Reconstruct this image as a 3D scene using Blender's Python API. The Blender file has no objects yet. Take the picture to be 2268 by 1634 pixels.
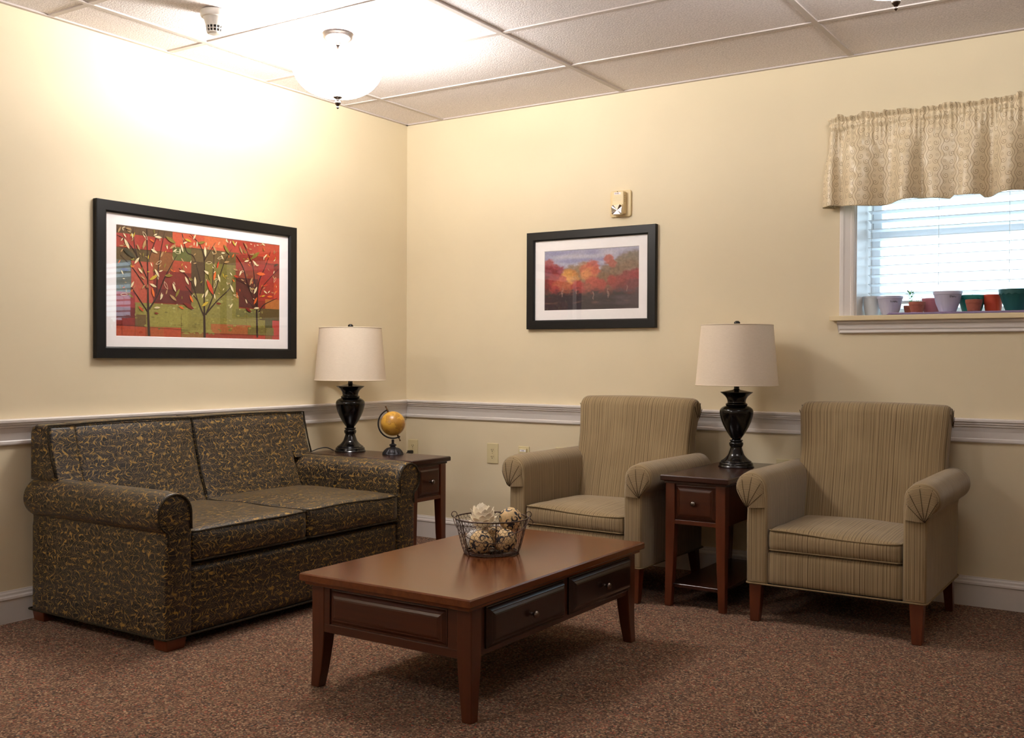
import bpy, bmesh, math, random
from mathutils import Vector, Matrix, noise
from math import sin, cos, pi, radians, sqrt, atan2

scene = bpy.context.scene
COL = scene.collection
random.seed(7)

# ------------------------------------------------------------------ camera
W_PX, H_PX = 2268, 1634
F_PX = 2266.27
YAW, PITCH, ROLL = 0.581150, -0.010485, 0.004382
CAM = Vector((4.01415, -4.92426, 1.09058))
cam_d = bpy.data.cameras.new('camera')
cam = bpy.data.objects.new('camera', cam_d)
COL.objects.link(cam)
fw = Vector((-sin(YAW) * cos(PITCH), cos(YAW) * cos(PITCH), sin(PITCH)))
r0 = Vector((cos(YAW), sin(YAW), 0))
u0 = r0.cross(fw)
rt = cos(ROLL) * r0 + sin(ROLL) * u0
up = -sin(ROLL) * r0 + cos(ROLL) * u0
cam.matrix_world = Matrix(((rt.x, up.x, -fw.x, CAM.x), (rt.y, up.y, -fw.y, CAM.y), (rt.z, up.z, -fw.z, CAM.z), (0, 0, 0, 1)))
cam_d.sensor_width = 36.0
cam_d.lens = F_PX / W_PX * 36.0
cam_d.clip_start = 0.05
cam_d.clip_end = 200
scene.camera = cam

# ------------------------------------------------------------------ view, world and lights
vs = scene.view_settings
vs.view_transform = 'Standard'
vs.look = 'None'
vs.exposure = 0.08
vs.gamma = 1.0
vs.use_curve_mapping = False
scene.cycles.max_bounces = 8
scene.cycles.diffuse_bounces = 5
scene.cycles.transparent_max_bounces = 16
scene.cycles.sample_clamp_indirect = 8.0

world = bpy.data.worlds.new('overcast_daylight')
scene.world = world
world.use_nodes = True
wb = world.node_tree.nodes['Background']
wb.inputs[0].default_value = (0.60, 0.83, 1.0, 1)
wb.inputs[1].default_value = 4.8

BOWL_EMIT = 43.0      # glowing glass of the ceiling fixtures
BULB_W = 96.0         # bulbs above the bowl rim
FIX = [(0.872, -1.555, 1.0), (3.245, -1.56, 0.52), (0.872, -4.90, 0.62), (3.9, -6.8, 0.42)]  # last two are out of view, added to raise the room's brightness
WARM = (1.0, 0.965, 0.915)

# ------------------------------------------------------------------ helpers
def lin(c):
    return tuple(((x / 255) / 12.92 if x / 255 <= 0.04045 else ((x / 255 + 0.055) / 1.055) ** 2.4) for x in c)

def tag(o, label=None, cat=None, group=None, kind=None):
    if label: o['label'] = label
    if cat: o['category'] = cat
    if group: o['group'] = group
    if kind: o['kind'] = kind
    return o

def empty(name, loc=(0, 0, 0), rz=0.0, label=None, cat=None, group=None):
    o = bpy.data.objects.new(name, None)
    o.empty_display_size = 0.1
    o.location = loc
    o.rotation_euler = (0, 0, rz)
    COL.objects.link(o)
    return tag(o, label, cat, group)

def link(name, bm, mat, parent=None, smooth=False, loc=None, angle=None):
    me = bpy.data.meshes.new(name)
    bm.normal_update()
    bm.to_mesh(me)
    bm.free()
    o = bpy.data.objects.new(name, me)
    mats = mat if isinstance(mat, (list, tuple)) else [mat]
    for m in mats:
        me.materials.append(m)
    if smooth:
        for p in me.polygons:
            p.use_smooth = True
        if angle:
            try:
                me.set_sharp_from_angle(angle=radians(angle))
            except Exception:
                pass
    COL.objects.link(o)
    if parent: o.parent = parent
    if loc is not None: o.location = loc
    return o

def copy_tree(o, parent=None):
    c = o.copy()
    COL.objects.link(c)
    if parent: c.parent = parent
    for ch in list(o.children):
        copy_tree(ch, c)
    return c

def box(bm, x0, x1, y0, y1, z0, z1, bev=0.0, seg=2):
    r = bmesh.ops.create_cube(bm, size=1.0)
    v = r['verts']
    for q in v:
        q.co = Vector(((x0 + x1) / 2 + q.co.x * (x1 - x0), (y0 + y1) / 2 + q.co.y * (y1 - y0), (z0 + z1) / 2 + q.co.z * (z1 - z0)))
    if bev > 0:
        es = list({e for q in v for e in q.link_edges})
        bmesh.ops.bevel(bm, geom=es, offset=bev, segments=seg, profile=0.5, affect='EDGES')
    return v

def boxobj(name, dims, mat, parent=None, bev=0.0, seg=2):
    bm = bmesh.new()
    box(bm, *dims, bev=bev, seg=seg)
    return link(name, bm, mat, parent)

def lathe(bm, prof, seg=48, c=(0, 0, 0), closed_top=False):
    rings = []
    for r, z in prof:
        if r < 1e-5:
            rings.append([bm.verts.new((c[0], c[1], c[2] + z))])
        else:
            rings.append([bm.verts.new((c[0] + r * cos(2 * pi * i / seg), c[1] + r * sin(2 * pi * i / seg), c[2] + z)) for i in range(seg)])
    for a, b in zip(rings, rings[1:]):
        if len(a) == 1 and len(b) == 1: continue
        for i in range(seg):
            j = (i + 1) % seg
            if len(a) == 1: bm.faces.new((a[0], b[j], b[i]))
            elif len(b) == 1: bm.faces.new((a[i], a[j], b[0]))
            else: bm.faces.new((a[i], a[j], b[j], b[i]))
    return rings

def smooth_prof(pts, n=4):
    out = []
    P = [pts[0]] + list(pts) + [pts[-1]]
    for i in range(1, len(P) - 2):
        for k in range(n):
            t = k / n
            out.append(tuple(0.5 * (2 * P[i][d] + (P[i + 1][d] - P[i - 1][d]) * t + (2 * P[i - 1][d] - 5 * P[i][d] + 4 * P[i + 1][d] - P[i + 2][d]) * t * t + (3 * P[i][d] - P[i - 1][d] - 3 * P[i + 1][d] + P[i + 2][d]) * t ** 3) for d in range(len(pts[0]))))
    out.append(tuple(pts[-1]))
    return out

def tube(bm, pts, r, seg=8, closed=False, cap=True):
    pts = [Vector(p) for p in pts]
    n = len(pts)
    rings = []
    prev = None
    for i, p in enumerate(pts):
        if closed:
            t = (pts[(i + 1) % n] - pts[i - 1])
        else:
            t = (pts[min(i + 1, n - 1)] - pts[max(i - 1, 0)])
        if t.length < 1e-9: t = Vector((0, 0, 1))
        t.normalize()
        if prev is None:
            a = Vector((0, 0, 1)) if abs(t.z) < 0.9 else Vector((1, 0, 0))
            nrm = t.cross(a).normalized()
        else:
            nrm = (prev - t * prev.dot(t))
            if nrm.length < 1e-6: nrm = t.orthogonal()
            nrm.normalize()
        prev = nrm
        bn = t.cross(nrm)
        rr = r[i] if isinstance(r, (list, tuple)) else r
        rings.append([bm.verts.new(p + nrm * rr * cos(2 * pi * k / seg) + bn * rr * sin(2 * pi * k / seg)) for k in range(seg)])
    m = n if closed else n - 1
    for i in range(m):
        a, b = rings[i], rings[(i + 1) % n]
        for k in range(seg):
            j = (k + 1) % seg
            bm.faces.new((a[k], a[j], b[j], b[k]))
    if cap and not closed:
        bm.faces.new(rings[0][::-1]); bm.faces.new(rings[-1])

def taper_leg(bm, segs):
    """segs: list of (z, x0, x1, y0, y1) from top down"""
    rings = []
    for z, x0, x1, y0, y1 in segs:
        rings.append([bm.verts.new(c) for c in ((x0, y0, z), (x1, y0, z), (x1, y1, z), (x0, y1, z))])
    for a, b in zip(rings, rings[1:]):
        for i in range(4):
            j = (i + 1) % 4
            bm.faces.new((a[j], a[i], b[i], b[j]))
    bm.faces.new(rings[0]); bm.faces.new(rings[-1][::-1])

def bevel_all(bm, off, seg=2, angle=30):
    es = [e for e in bm.edges if len(e.link_faces) == 2 and e.calc_face_angle(0) > radians(angle)]
    bmesh.ops.bevel(bm, geom=es, offset=off, segments=seg, profile=0.5, affect='EDGES')

def inset_poly(pts, d):
    n = len(pts); out = []
    for i in range(n):
        a = Vector(pts[i - 1]); b = Vector(pts[i]); c = Vector(pts[(i + 1) % n])
        e1 = (b - a); e2 = (c - b)
        if e1.length < 1e-9 or e2.length < 1e-9:
            out.append(tuple(b)); continue
        e1.normalize(); e2.normalize()
        n1 = Vector((-e1.y, e1.x)); n2 = Vector((-e2.y, e2.x))
        m = n1 + n2
        if m.length < 1e-6: m = n1
        m.normalize()
        k = d / max(0.45, m.dot(n1))
        out.append((b.x + m.x * k, b.y + m.y * k))
    return out

def extrude(bm, prof, d0, d1, fmap, rnd=0.01, nr=4, uvmode='d', nd=10, cap_u=None, dome=0.0, noisef=None):
    """prof: counter-clockwise 2D outline (a, b); swept from d0 to d1; fmap(a,b,d)->xyz.
    rounded ends; UV: u = sweep position, v = arc length (metres) on the sides; caps: u=a, v=b"""
    uv = bm.loops.layers.uv.verify()
    n = len(prof)
    arc = [0.0]
    for i in range(n):
        a, b = prof[i], prof[(i + 1) % n]
        arc.append(arc[-1] + sqrt((a[0] - b[0]) ** 2 + (a[1] - b[1]) ** 2))
    sgn = 1 if d1 > d0 else -1
    st = []
    for k in range(nr + 1):
        t = k / nr * pi / 2
        st.append((d0 + sgn * rnd * (1 - sin(t)), rnd * (1 - cos(t))))
    st = st[::-1]
    st = [(d0 + sgn * rnd * (1 - cos(k / nr * pi / 2)), rnd * (1 - sin(k / nr * pi / 2))) for k in range(nr + 1)]
    en = [(d1 - sgn * rnd * (1 - cos(k / nr * pi / 2)), rnd * (1 - sin(k / nr * pi / 2))) for k in range(nr, -1, -1)]
    mid = [(d0 + sgn * rnd + (d1 - d0 - 2 * sgn * rnd) * k / nd, 0.0) for k in range(1, nd)]
    stations = st + mid + en
    rings = []
    for d, ins in stations:
        pp = inset_poly(prof, ins) if ins > 1e-7 else prof
        rings.append([bm.verts.new(fmap(a, b, d)) for a, b in pp])
    cen = (sum(p[0] for p in prof) / n, sum(p[1] for p in prof) / n)
    dacc = [s[0] for s in stations]
    for i in range(len(rings) - 1):
        for k in range(n):
            j = (k + 1) % n
            vs4 = (rings[i][k], rings[i + 1][k], rings[i + 1][j], rings[i][j])
            try: f = bm.faces.new(vs4)
            except ValueError: continue
            uvs = ((dacc[i], arc[k]), (dacc[i + 1], arc[k]), (dacc[i + 1], arc[k + 1]), (dacc[i], arc[k + 1]))
            for l, q in zip(f.loops, uvs): l[uv].uv = q
    for ring, (d, ins), rev in ((rings[0], stations[0], False), (rings[-1], stations[-1], True)):
        pp = inset_poly(prof, ins)
        f = bm.faces.new(ring[::-1] if rev else ring)
        pl = pp[::-1] if rev else pp
        for l, q in zip(f.loops, pl): l[uv].uv = q
    return rings

def fix_normals(bm):
    bmesh.ops.recalc_face_normals(bm, faces=bm.faces)

def arc_pts(cx, cy, r, a0, a1, n):
    return [(cx + r * cos(radians(a0 + (a1 - a0) * i / n)), cy + r * sin(radians(a0 + (a1 - a0) * i / n))) for i in range(n + 1)]

def cushion(bm, x0, x1, y0, y1, z0, z1, r=0.03, crown=0.02, n=14, sag=0.0, swap=False, front_puff=0.006, seed=0, topshape=None):
    """rounded upholstered block with crowned top; UV in metres, stripe coordinate u = x (or y if swap)"""
    uv = bm.loops.layers.uv.verify()
    cx, cy, cz = (x0 + x1) / 2, (y0 + y1) / 2, (z0 + z1) / 2
    hx, hy, hz = (x1 - x0) / 2, (y1 - y0) / 2, (z1 - z0) / 2
    def place(p):
        q = Vector((p.x * hx, p.y * hy, p.z * hz))
        inner = Vector((max(-hx + r, min(hx - r, q.x)), max(-hy + r, min(hy - r, q.y)), max(-hz + r, min(hz - r, q.z))))
        d = q - inner
        if d.length > 1e-9: q = inner + d.normalized() * min(r, max(d.length, r))
        fx, fy = (1 - p.x ** 2), (1 - p.y ** 2)
        fx = max(fx, 0) ** 0.6; fy = max(fy, 0) ** 0.6
        w = max(0, (q.z / hz)) if hz else 0
        if w > 0:
            q.z += crown * fx * fy * w - sag * fx * fy * w
            if topshape: q.z += topshape(p.x, p.y) * w
        fz = 1 - min(1, abs(q.z) / hz) ** 2
        if abs(p.y) > 0.99: q.y += math.copysign(front_puff * fx * fz, p.y)
        if abs(p.x) > 0.99: q.x += math.copysign(front_puff * 0.5 * fy * fz, p.x)
        q.z += 0.0015 * noise.noise(Vector((q.x * 9 + seed, q.y * 9, q.z * 9)))
        return Vector((cx, cy, cz)) + q
    faces = []
    g = [-1 + 2 * i / n for i in range(n + 1)]
    g = [math.copysign(1 - (1 - abs(t)) ** 1.35, t) for t in g]
    gz = [-1, -.8, -.5, -.2, .2, .5, .8, 1]
    def patch(fn, A, B):
        V = [[bm.verts.new(place(fn(a, b))) for b in B] for a in A]
        for i in range(len(A) - 1):
            for j in range(len(B) - 1):
                f = bm.faces.new((V[i][j], V[i + 1][j], V[i + 1][j + 1], V[i][j + 1]))
                faces.append(f)
    start = len(bm.verts)
    patch(lambda a, b: Vector((a, b, 1)), g, g)
    patch(lambda a, b: Vector((b, a, -1)), g, g)
    patch(lambda a, b: Vector((a, -1, b)), g, gz)
    patch(lambda a, b: Vector((b, 1, a)), gz, g)
    patch(lambda a, b: Vector((-1, b, a)), gz, g)
    patch(lambda a, b: Vector((1, a, b)), g, gz)
    for f in faces:
        f.normal_update()
        nn = f.normal
        for l in f.loops:
            c = l.vert.co
            if abs(nn.z) > 0.6: q = (c.x, c.y)
            elif abs(nn.y) > abs(nn.x): q = (c.x, c.z)
            else: q = (c.y, c.z)
            if swap: q = (q[1], q[0]) if abs(nn.z) > 0.6 else q
            l[uv].uv = q
    vs_ = list({v for f in faces for v in f.verts})
    bmesh.ops.remove_doubles(bm, verts=vs_, dist=0.0004)
    def top_edge(z, k=1.0, inset=0.0):
        pts = []
        N = 24
        for (ax, ay), (bx_, by_) in (((-1, -1), (1, -1)), ((1, -1), (1, 1)), ((1, 1), (-1, 1)), ((-1, 1), (-1, -1))):
            for i in range(N):
                t = i / N
                px, py = ax + (bx_ - ax) * t, ay + (by_ - ay) * t
                pts.append((px, py))
        return [(cx + px * (hx - r * 0.3), cy + py * (hy - r * 0.3), z) for px, py in pts]
    return top_edge

def piping_loop(x0, x1, y0, y1, z, r=0.02, puff=0.0, zf=None, n=10):
    """rounded rectangle loop"""
    pts = []
    for cx, cy, a0 in ((x1 - r, y1 - r, 0), (x0 + r, y1 - r, 90), (x0 + r, y0 + r, 180), (x1 - r, y0 + r, 270)):
        for i in range(5):
            a = radians(a0 + 90 * i / 4)
            pts.append((cx + r * cos(a), cy + r * sin(a)))
    out = []
    for i in range(len(pts)):
        a, b = pts[i], pts[(i + 1) % len(pts)]
        L = sqrt((a[0] - b[0]) ** 2 + (a[1] - b[1]) ** 2)
        m = max(1, int(L / 0.03))
        for k in range(m):
            t = k / m
            x, y = a[0] + (b[0] - a[0]) * t, a[1] + (b[1] - a[1]) * t
            zz = z + (zf((2 * x - x0 - x1) / (x1 - x0), (2 * y - y0 - y1) / (y1 - y0)) if zf else 0)
            out.append((x, y, zz))
    return out

# ------------------------------------------------------------------ node helpers
class Nd:
    """thin wrapper so node math reads like arithmetic"""
    def __init__(s, t, sock): s.t = t; s.s = sock
    def _m(s, op, *o):
        n = s.t.nodes.new('ShaderNodeMath'); n.operation = op
        for i, q in enumerate((s,) + o):
            if isinstance(q, Nd): s.t.links.new(q.s, n.inputs[i])
            else: n.inputs[i].default_value = q
        return Nd(s.t, n.outputs[0])
    def __add__(s, o): return s._m('ADD', o)
    __radd__ = __add__
    def __sub__(s, o): return s._m('SUBTRACT', o)
    def __rsub__(s, o): return (s * -1.0) + o
    def __mul__(s, o): return s._m('MULTIPLY', o)
    __rmul__ = __mul__
    def __truediv__(s, o): return s._m('DIVIDE', o)
    def floor(s): return s._m('FLOOR')
    def fract(s): return s._m('FRACT')
    def abs(s): return s._m('ABSOLUTE')
    def sin(s): return s._m('SINE')
    def cos(s): return s._m('COSINE')
    def sqrt(s): return s._m('SQRT')
    def mod(s, o): return s._m('FLOORED_MODULO', o)
    def min(s, o): return s._m('MINIMUM', o)
    def max(s, o): return s._m('MAXIMUM', o)
    def atan2(s, o): return s._m('ARCTAN2', o)
    def lt(s, o): return s._m('LESS_THAN', o)
    def ramp(s, a, b):   # smoothstep a..b -> 0..1
        n = s.t.nodes.new('ShaderNodeMapRange'); n.interpolation_type = 'SMOOTHSTEP'
        s.t.links.new(s.s, n.inputs[0]); n.inputs[1].default_value = a; n.inputs[2].default_value = b
        return Nd(s.t, n.outputs[0])

def new_mat(name):
    m = bpy.data.materials.new(name); m.use_nodes = True
    return m, m.node_tree, m.node_tree.nodes['Principled BSDF']

def mat(name, col, rough=0.5, metal=0.0, spec=0.5, coat=0.0, sheen=0.0, var=0.0, vscale=6.0, bump=0.0, bscale=80.0, srgb=True, bdist=0.002):
    m, t, b = new_mat(name)
    c = lin(col) if srgb else col
    b.inputs['Base Color'].default_value = (*c, 1)
    b.inputs['Roughness'].default_value = rough
    b.inputs['Metallic'].default_value = metal
    b.inputs['Specular IOR Level'].default_value = spec
    b.inputs['Coat Weight'].default_value = coat
    b.inputs['Coat Roughness'].default_value = 0.12
    b.inputs['Sheen Weight'].default_value = sheen
    tc = t.nodes.new('ShaderNodeTexCoord')
    if var > 0:
        nz = t.nodes.new('ShaderNodeTexNoise'); nz.inputs['Scale'].default_value = vscale; nz.inputs['Detail'].default_value = 5
        t.links.new(tc.outputs['Object'], nz.inputs['Vector'])
        mx = mixc(t, Nd(t, nz.outputs[0]).ramp(0.3, 0.7), tuple(x * (1 - var) for x in c), tuple(min(1, x * (1 + var)) for x in c))
        t.links.new(mx, b.inputs['Base Color'])
    if bump > 0:
        nz = t.nodes.new('ShaderNodeTexNoise'); nz.inputs['Scale'].default_value = bscale; nz.inputs['Detail'].default_value = 3
        t.links.new(tc.outputs['Object'], nz.inputs['Vector'])
        bumpn(t, b, nz.outputs[0], bump, bdist)
    return m

def mixc(t, fac, c1, c2):
    n = t.nodes.new('ShaderNodeMix'); n.data_type = 'RGBA'
    if isinstance(fac, Nd): t.links.new(fac.s, n.inputs['Factor'])
    elif hasattr(fac, 'links'): t.links.new(fac, n.inputs['Factor'])
    else: n.inputs['Factor'].default_value = fac
    for nm, c in ((6, c1), (7, c2)):
        if isinstance(c, tuple): n.inputs[nm].default_value = (*c[:3], 1)
        else: t.links.new(c, n.inputs[nm])
    return n.outputs[2]

def bumpn(t, b, sock, strength, dist=0.002):
    n = t.nodes.new('ShaderNodeBump'); n.inputs['Strength'].default_value = strength; n.inputs['Distance'].default_value = dist
    t.links.new(sock.s if isinstance(sock, Nd) else sock, n.inputs['Height'])
    t.links.new(n.outputs[0], b.inputs['Normal'])
    return n

def noise_n(t, vec, scale, detail=2, dims=None, rough=0.5):
    n = t.nodes.new('ShaderNodeTexNoise'); n.inputs['Scale'].default_value = scale; n.inputs['Detail'].default_value = detail
    n.inputs['Roughness'].default_value = rough
    if vec is not None: t.links.new(vec, n.inputs['Vector'])
    return n

def uv_xy(t, which='UV'):
    tc = t.nodes.new('ShaderNodeTexCoord')
    sp = t.nodes.new('ShaderNodeSeparateXYZ')
    t.links.new(tc.outputs[which], sp.inputs[0])
    return Nd(t, sp.outputs[0]), Nd(t, sp.outputs[1]), tc

def comb(t, x, y, z=0.0):
    n = t.nodes.new('ShaderNodeCombineXYZ')
    for i, q in enumerate((x, y, z)):
        if isinstance(q, Nd): t.links.new(q.s, n.inputs[i])
        else: n.inputs[i].default_value = q
    return n.outputs[0]

# ------------------------------------------------------------------ materials
def stripes_mat():
    m, t, b = new_mat('striped_tan_upholstery')
    u, v, tc = uv_xy(t)
    n1 = noise_n(t, comb(t, u * 330.0, v * 3.0), 1.0, 2)
    n2 = noise_n(t, comb(t, u * 300.0 + 31.0, v * 5.0), 1.0, 1)
    n3 = noise_n(t, comb(t, u * 1500.0, v * 1500.0), 1.0, 1)
    n4 = noise_n(t, tc.outputs['Object'], 5.0, 3)
    base = mixc(t, Nd(t, n1.outputs[0]).ramp(0.3, 0.7), lin((125, 105, 76)), lin((150, 129, 96)))
    w1 = (u * (2 * pi / 0.0172) + Nd(t, n4.outputs[0]) * 0.8 + (u * 91.0).sin() * 1.3).sin()
    w2 = (u * (2 * pi / 0.0112) + 1.9 + (u * 53.0).sin() * 1.7).sin()
    brk = Nd(t, n2.outputs[0]).ramp(0.25, 0.5) * 0.6 + 0.4
    dark = w1.ramp(0.86, 0.97) * brk
    light = w2.ramp(0.84, 0.96) * brk
    c = mixc(t, dark * 0.75, base, lin((74, 57, 40)))
    c = mixc(t, light * 0.6, c, lin((182, 164, 128)))
    c = mixc(t, (Nd(t, n3.outputs[0]).ramp(0.45, 0.75)) * 0.35, c, lin((92, 76, 52)))
    c = mixc(t, Nd(t, n4.outputs[0]).ramp(0.45, 0.75) * 0.16, c, lin((178, 158, 122)))
    t.links.new(c, b.inputs['Base Color'])
    b.inputs['Roughness'].default_value = 0.9
    b.inputs['Sheen Weight'].default_value = 0.25
    b.inputs['Specular IOR Level'].default_value = 0.2
    bumpn(t, b, Nd(t, n1.outputs[0]) * 0.6 + Nd(t, n3.outputs[0]) * 0.5, 0.45, 0.0012)
    return m

def leaf_mat():
    m, t, b = new_mat('leafy_satin_upholstery')
    u, v, tc = uv_xy(t)
    nz = noise_n(t, comb(t, u * 22.0, v * 22.0), 1.0, 1)
    sp = t.nodes.new('ShaderNodeSeparateXYZ'); t.links.new(nz.outputs['Color'], sp.inputs[0])
    lean = ((v / 0.046 + Nd(t, sp.outputs[2]) * 1.6 + (u * 40.0).sin() * 0.12).fract() - 0.5).abs() * 0.092
    uu = (u + (Nd(t, sp.outputs[0]) - 0.5) * 0.007 + lean * 0.62) * 72.0
    vv = (v + (Nd(t, sp.outputs[1]) - 0.5) * 0.007) * 41.0
    vo = t.nodes.new('ShaderNodeTexVoronoi'); vo.voronoi_dimensions = '2D'; vo.inputs['Scale'].default_value = 1.0
    vo.inputs['Randomness'].default_value = 0.72
    t.links.new(comb(t, uu, vv), vo.inputs['Vector'])
    pp = t.nodes.new('ShaderNodeSeparateXYZ'); t.links.new(vo.outputs['Position'], pp.inputs[0])
    cc = t.nodes.new('ShaderNodeSeparateColor'); t.links.new(vo.outputs['Color'], cc.inputs[0])
    x = uu - Nd(t, pp.outputs[0])
    y = vv - Nd(t, pp.outputs[1])
    rnd0 = Nd(t, cc.outputs[0]); rnd = cc
    ang = (rnd0 - 0.5) * 0.7
    ca, sa = ang.cos(), ang.sin()
    xr = x * ca - y * sa
    yr = x * sa + y * ca
    q = yr / 0.74
    shape = xr.abs() - (1.0 - q * q) * 0.43 * (1.1 - q * 0.3)
    ve = t.nodes.new('ShaderNodeTexVoronoi'); ve.voronoi_dimensions = '2D'; ve.feature = 'DISTANCE_TO_EDGE'; ve.inputs['Scale'].default_value = 1.0
    ve.inputs['Randomness'].default_value = 0.72
    t.links.new(comb(t, uu, vv), ve.inputs['Vector'])
    leaf = shape.ramp(0.03, -0.03).min(Nd(t, ve.outputs['Distance']).ramp(0.02, 0.07))
    stem = (xr.abs()).ramp(0.035, 0.012) * yr.ramp(0.1, -0.1) * 0.35
    leaf = leaf * (1.0 - stem)
    gcol = noise_n(t, comb(t, u * 60.0, v * 60.0), 1.0, 2)
    gold = mixc(t, Nd(t, gcol.outputs[0]).ramp(0.42, 0.62), lin((88, 73, 50)), lin((154, 120, 52)))
    dcol = mixc(t, Nd(t, rnd.outputs[0]).ramp(0.35, 0.65), lin((18, 15, 12)), lin((32, 26, 24)))
    c = mixc(t, leaf, gold, dcol)
    t.links.new(c, b.inputs['Base Color'])
    rg = leaf * -0.14 + 0.52
    t.links.new(rg.s, b.inputs['Roughness'])
    b.inputs['Specular IOR Level'].default_value = 0.45
    b.inputs['Sheen Weight'].default_value = 0.05
    bumpn(t, b, leaf, 0.25, 0.0008)
    return m

def wood_mat(name, dark, light, rough=0.24, axis='x', spec=0.5):
    m, t, b = new_mat(name)
    tc = t.nodes.new('ShaderNodeTexCoord')
    mp = t.nodes.new('ShaderNodeMapping')
    sc = {'x': (2.0, 30.0, 30.0), 'y': (30.0, 2.0, 30.0), 'z': (30.0, 30.0, 2.0)}[axis]
    mp.inputs['Scale'].default_value = sc
    t.links.new(tc.outputs['Object'], mp.inputs[0])
    n = noise_n(t, mp.outputs[0], 1.2, 8, rough=0.6)
    n2 = noise_n(t, tc.outputs['Object'], 3.0, 3)
    n3 = noise_n(t, mp.outputs[0], 6.0, 4)
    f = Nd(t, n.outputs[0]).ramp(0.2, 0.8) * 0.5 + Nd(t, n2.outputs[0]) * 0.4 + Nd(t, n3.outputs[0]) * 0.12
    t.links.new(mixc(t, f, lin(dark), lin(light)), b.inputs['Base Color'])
    b.inputs['Roughness'].default_value = rough
    b.inputs['Specular IOR Level'].default_value = spec
    b.inputs['Coat Weight'].default_value = 0.25
    b.inputs['Coat Roughness'].default_value = rough * 0.8
    bumpn(t, b, n3.outputs[0], 0.04, 0.0006)
    return m

def carpet_mat():
    m, t, b = new_mat('speckled_brown_carpet')
    tc = t.nodes.new('ShaderNodeTexCoord')
    vo = t.nodes.new('ShaderNodeTexVoronoi'); vo.inputs['Scale'].default_value = 185
    t.links.new(tc.outputs['Object'], vo.inputs['Vector'])
    sp = t.nodes.new('ShaderNodeSeparateColor'); t.links.new(vo.outputs['Color'], sp.inputs[0])
    r = Nd(t, sp.outputs[0])
    cr = t.nodes.new('ShaderNodeValToRGB'); t.links.new(sp.outputs[0], cr.inputs[0])
    e = cr.color_ramp; e.interpolation = 'CONSTANT'
    cols = [(0.0, (56, 38, 28)), (0.13, (104, 74, 55)), (0.36, (124, 90, 68)), (0.56, (156, 120, 94)), (0.74, (92, 62, 46)), (0.84, (186, 156, 124)), (0.92, (168, 82, 58)), (0.955, (104, 100, 66)), (0.98, (88, 92, 92))]
    e.elements[0].position = 0; e.elements[0].color = (*lin(cols[0][1]), 1)
    e.elements[1].position = cols[1][0]; e.elements[1].color = (*lin(cols[1][1]), 1)
    for p, c in cols[2:]:
        q = e.elements.new(p); q.color = (*lin(c), 1)
    big = noise_n(t, tc.outputs['Object'], 9.0, 4)
    c = mixc(t, Nd(t, big.outputs[0]).ramp(0.4, 0.7) * 0.25, cr.outputs[0], lin((132, 100, 78)))
    red = noise_n(t, tc.outputs['Object'], 38.0, 2)
    c = mixc(t, Nd(t, red.outputs[0]).ramp(0.66, 0.74) * 0.3, c, lin((170, 84, 66)))
    t.links.new(c, b.inputs['Base Color'])
    b.inputs['Roughness'].default_value = 1.0
    b.inputs['Specular IOR Level'].default_value = 0.05
    b.inputs['Sheen Weight'].default_value = 0.1
    n = noise_n(t, tc.outputs['Object'], 420.0, 2)
    n2 = noise_n(t, tc.outputs['Object'], 140.0, 2)
    bumpn(t, b, Nd(t, n.outputs[0]) + Nd(t, n2.outputs[0]), 0.9, 0.006)
    return m

def ceiling_mat():
    m, t, b = new_mat('mineral_ceiling_tile')
    tc = t.nodes.new('ShaderNodeTexCoord')
    n = noise_n(t, tc.outputs['Object'], 130.0, 3)
    n2 = noise_n(t, tc.outputs['Object'], 330.0, 1)
    f = Nd(t, n.outputs[0]).ramp(0.38, 0.62)
    t.links.new(mixc(t, f, lin((228, 221, 222)), lin((246, 239, 240))), b.inputs['Base Color'])
    b.inputs['Roughness'].default_value = 0.95
    b.inputs['Specular IOR Level'].default_value = 0.1
    bumpn(t, b, Nd(t, n.outputs[0]) + Nd(t, n2.outputs[0]) * 0.5, 0.5, 0.004)
    return m

def glass_mat(name, tint=(1, 1, 1), refl=1.0):
    m = bpy.data.materials.new(name); m.use_nodes = True
    t = m.node_tree; t.nodes.clear()
    o = t.nodes.new('ShaderNodeOutputMaterial')
    tr = t.nodes.new('ShaderNodeBsdfTransparent'); tr.inputs[0].default_value = (*tint, 1)
    gl = t.nodes.new('ShaderNodeBsdfGlossy'); gl.inputs['Roughness'].default_value = 0.01
    ge = t.nodes.new('ShaderNodeNewGeometry')
    dt = t.nodes.new('ShaderNodeVectorMath'); dt.operation = 'DOT_PRODUCT'
    t.links.new(ge.outputs['Incoming'], dt.inputs[0]); t.links.new(ge.outputs['True Normal'], dt.inputs[1])
    mx = t.nodes.new('ShaderNodeMixShader')
    f = ((1.0 - Nd(t, dt.outputs['Value']).abs())._m('POWER', 5.0) * 0.9 + 0.06) * refl
    t.links.new(f.s, mx.inputs[0]); t.links.new(tr.outputs[0], mx.inputs[1]); t.links.new(gl.outputs[0], mx.inputs[2])
    t.links.new(mx.outputs[0], o.inputs[0])
    return m

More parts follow.
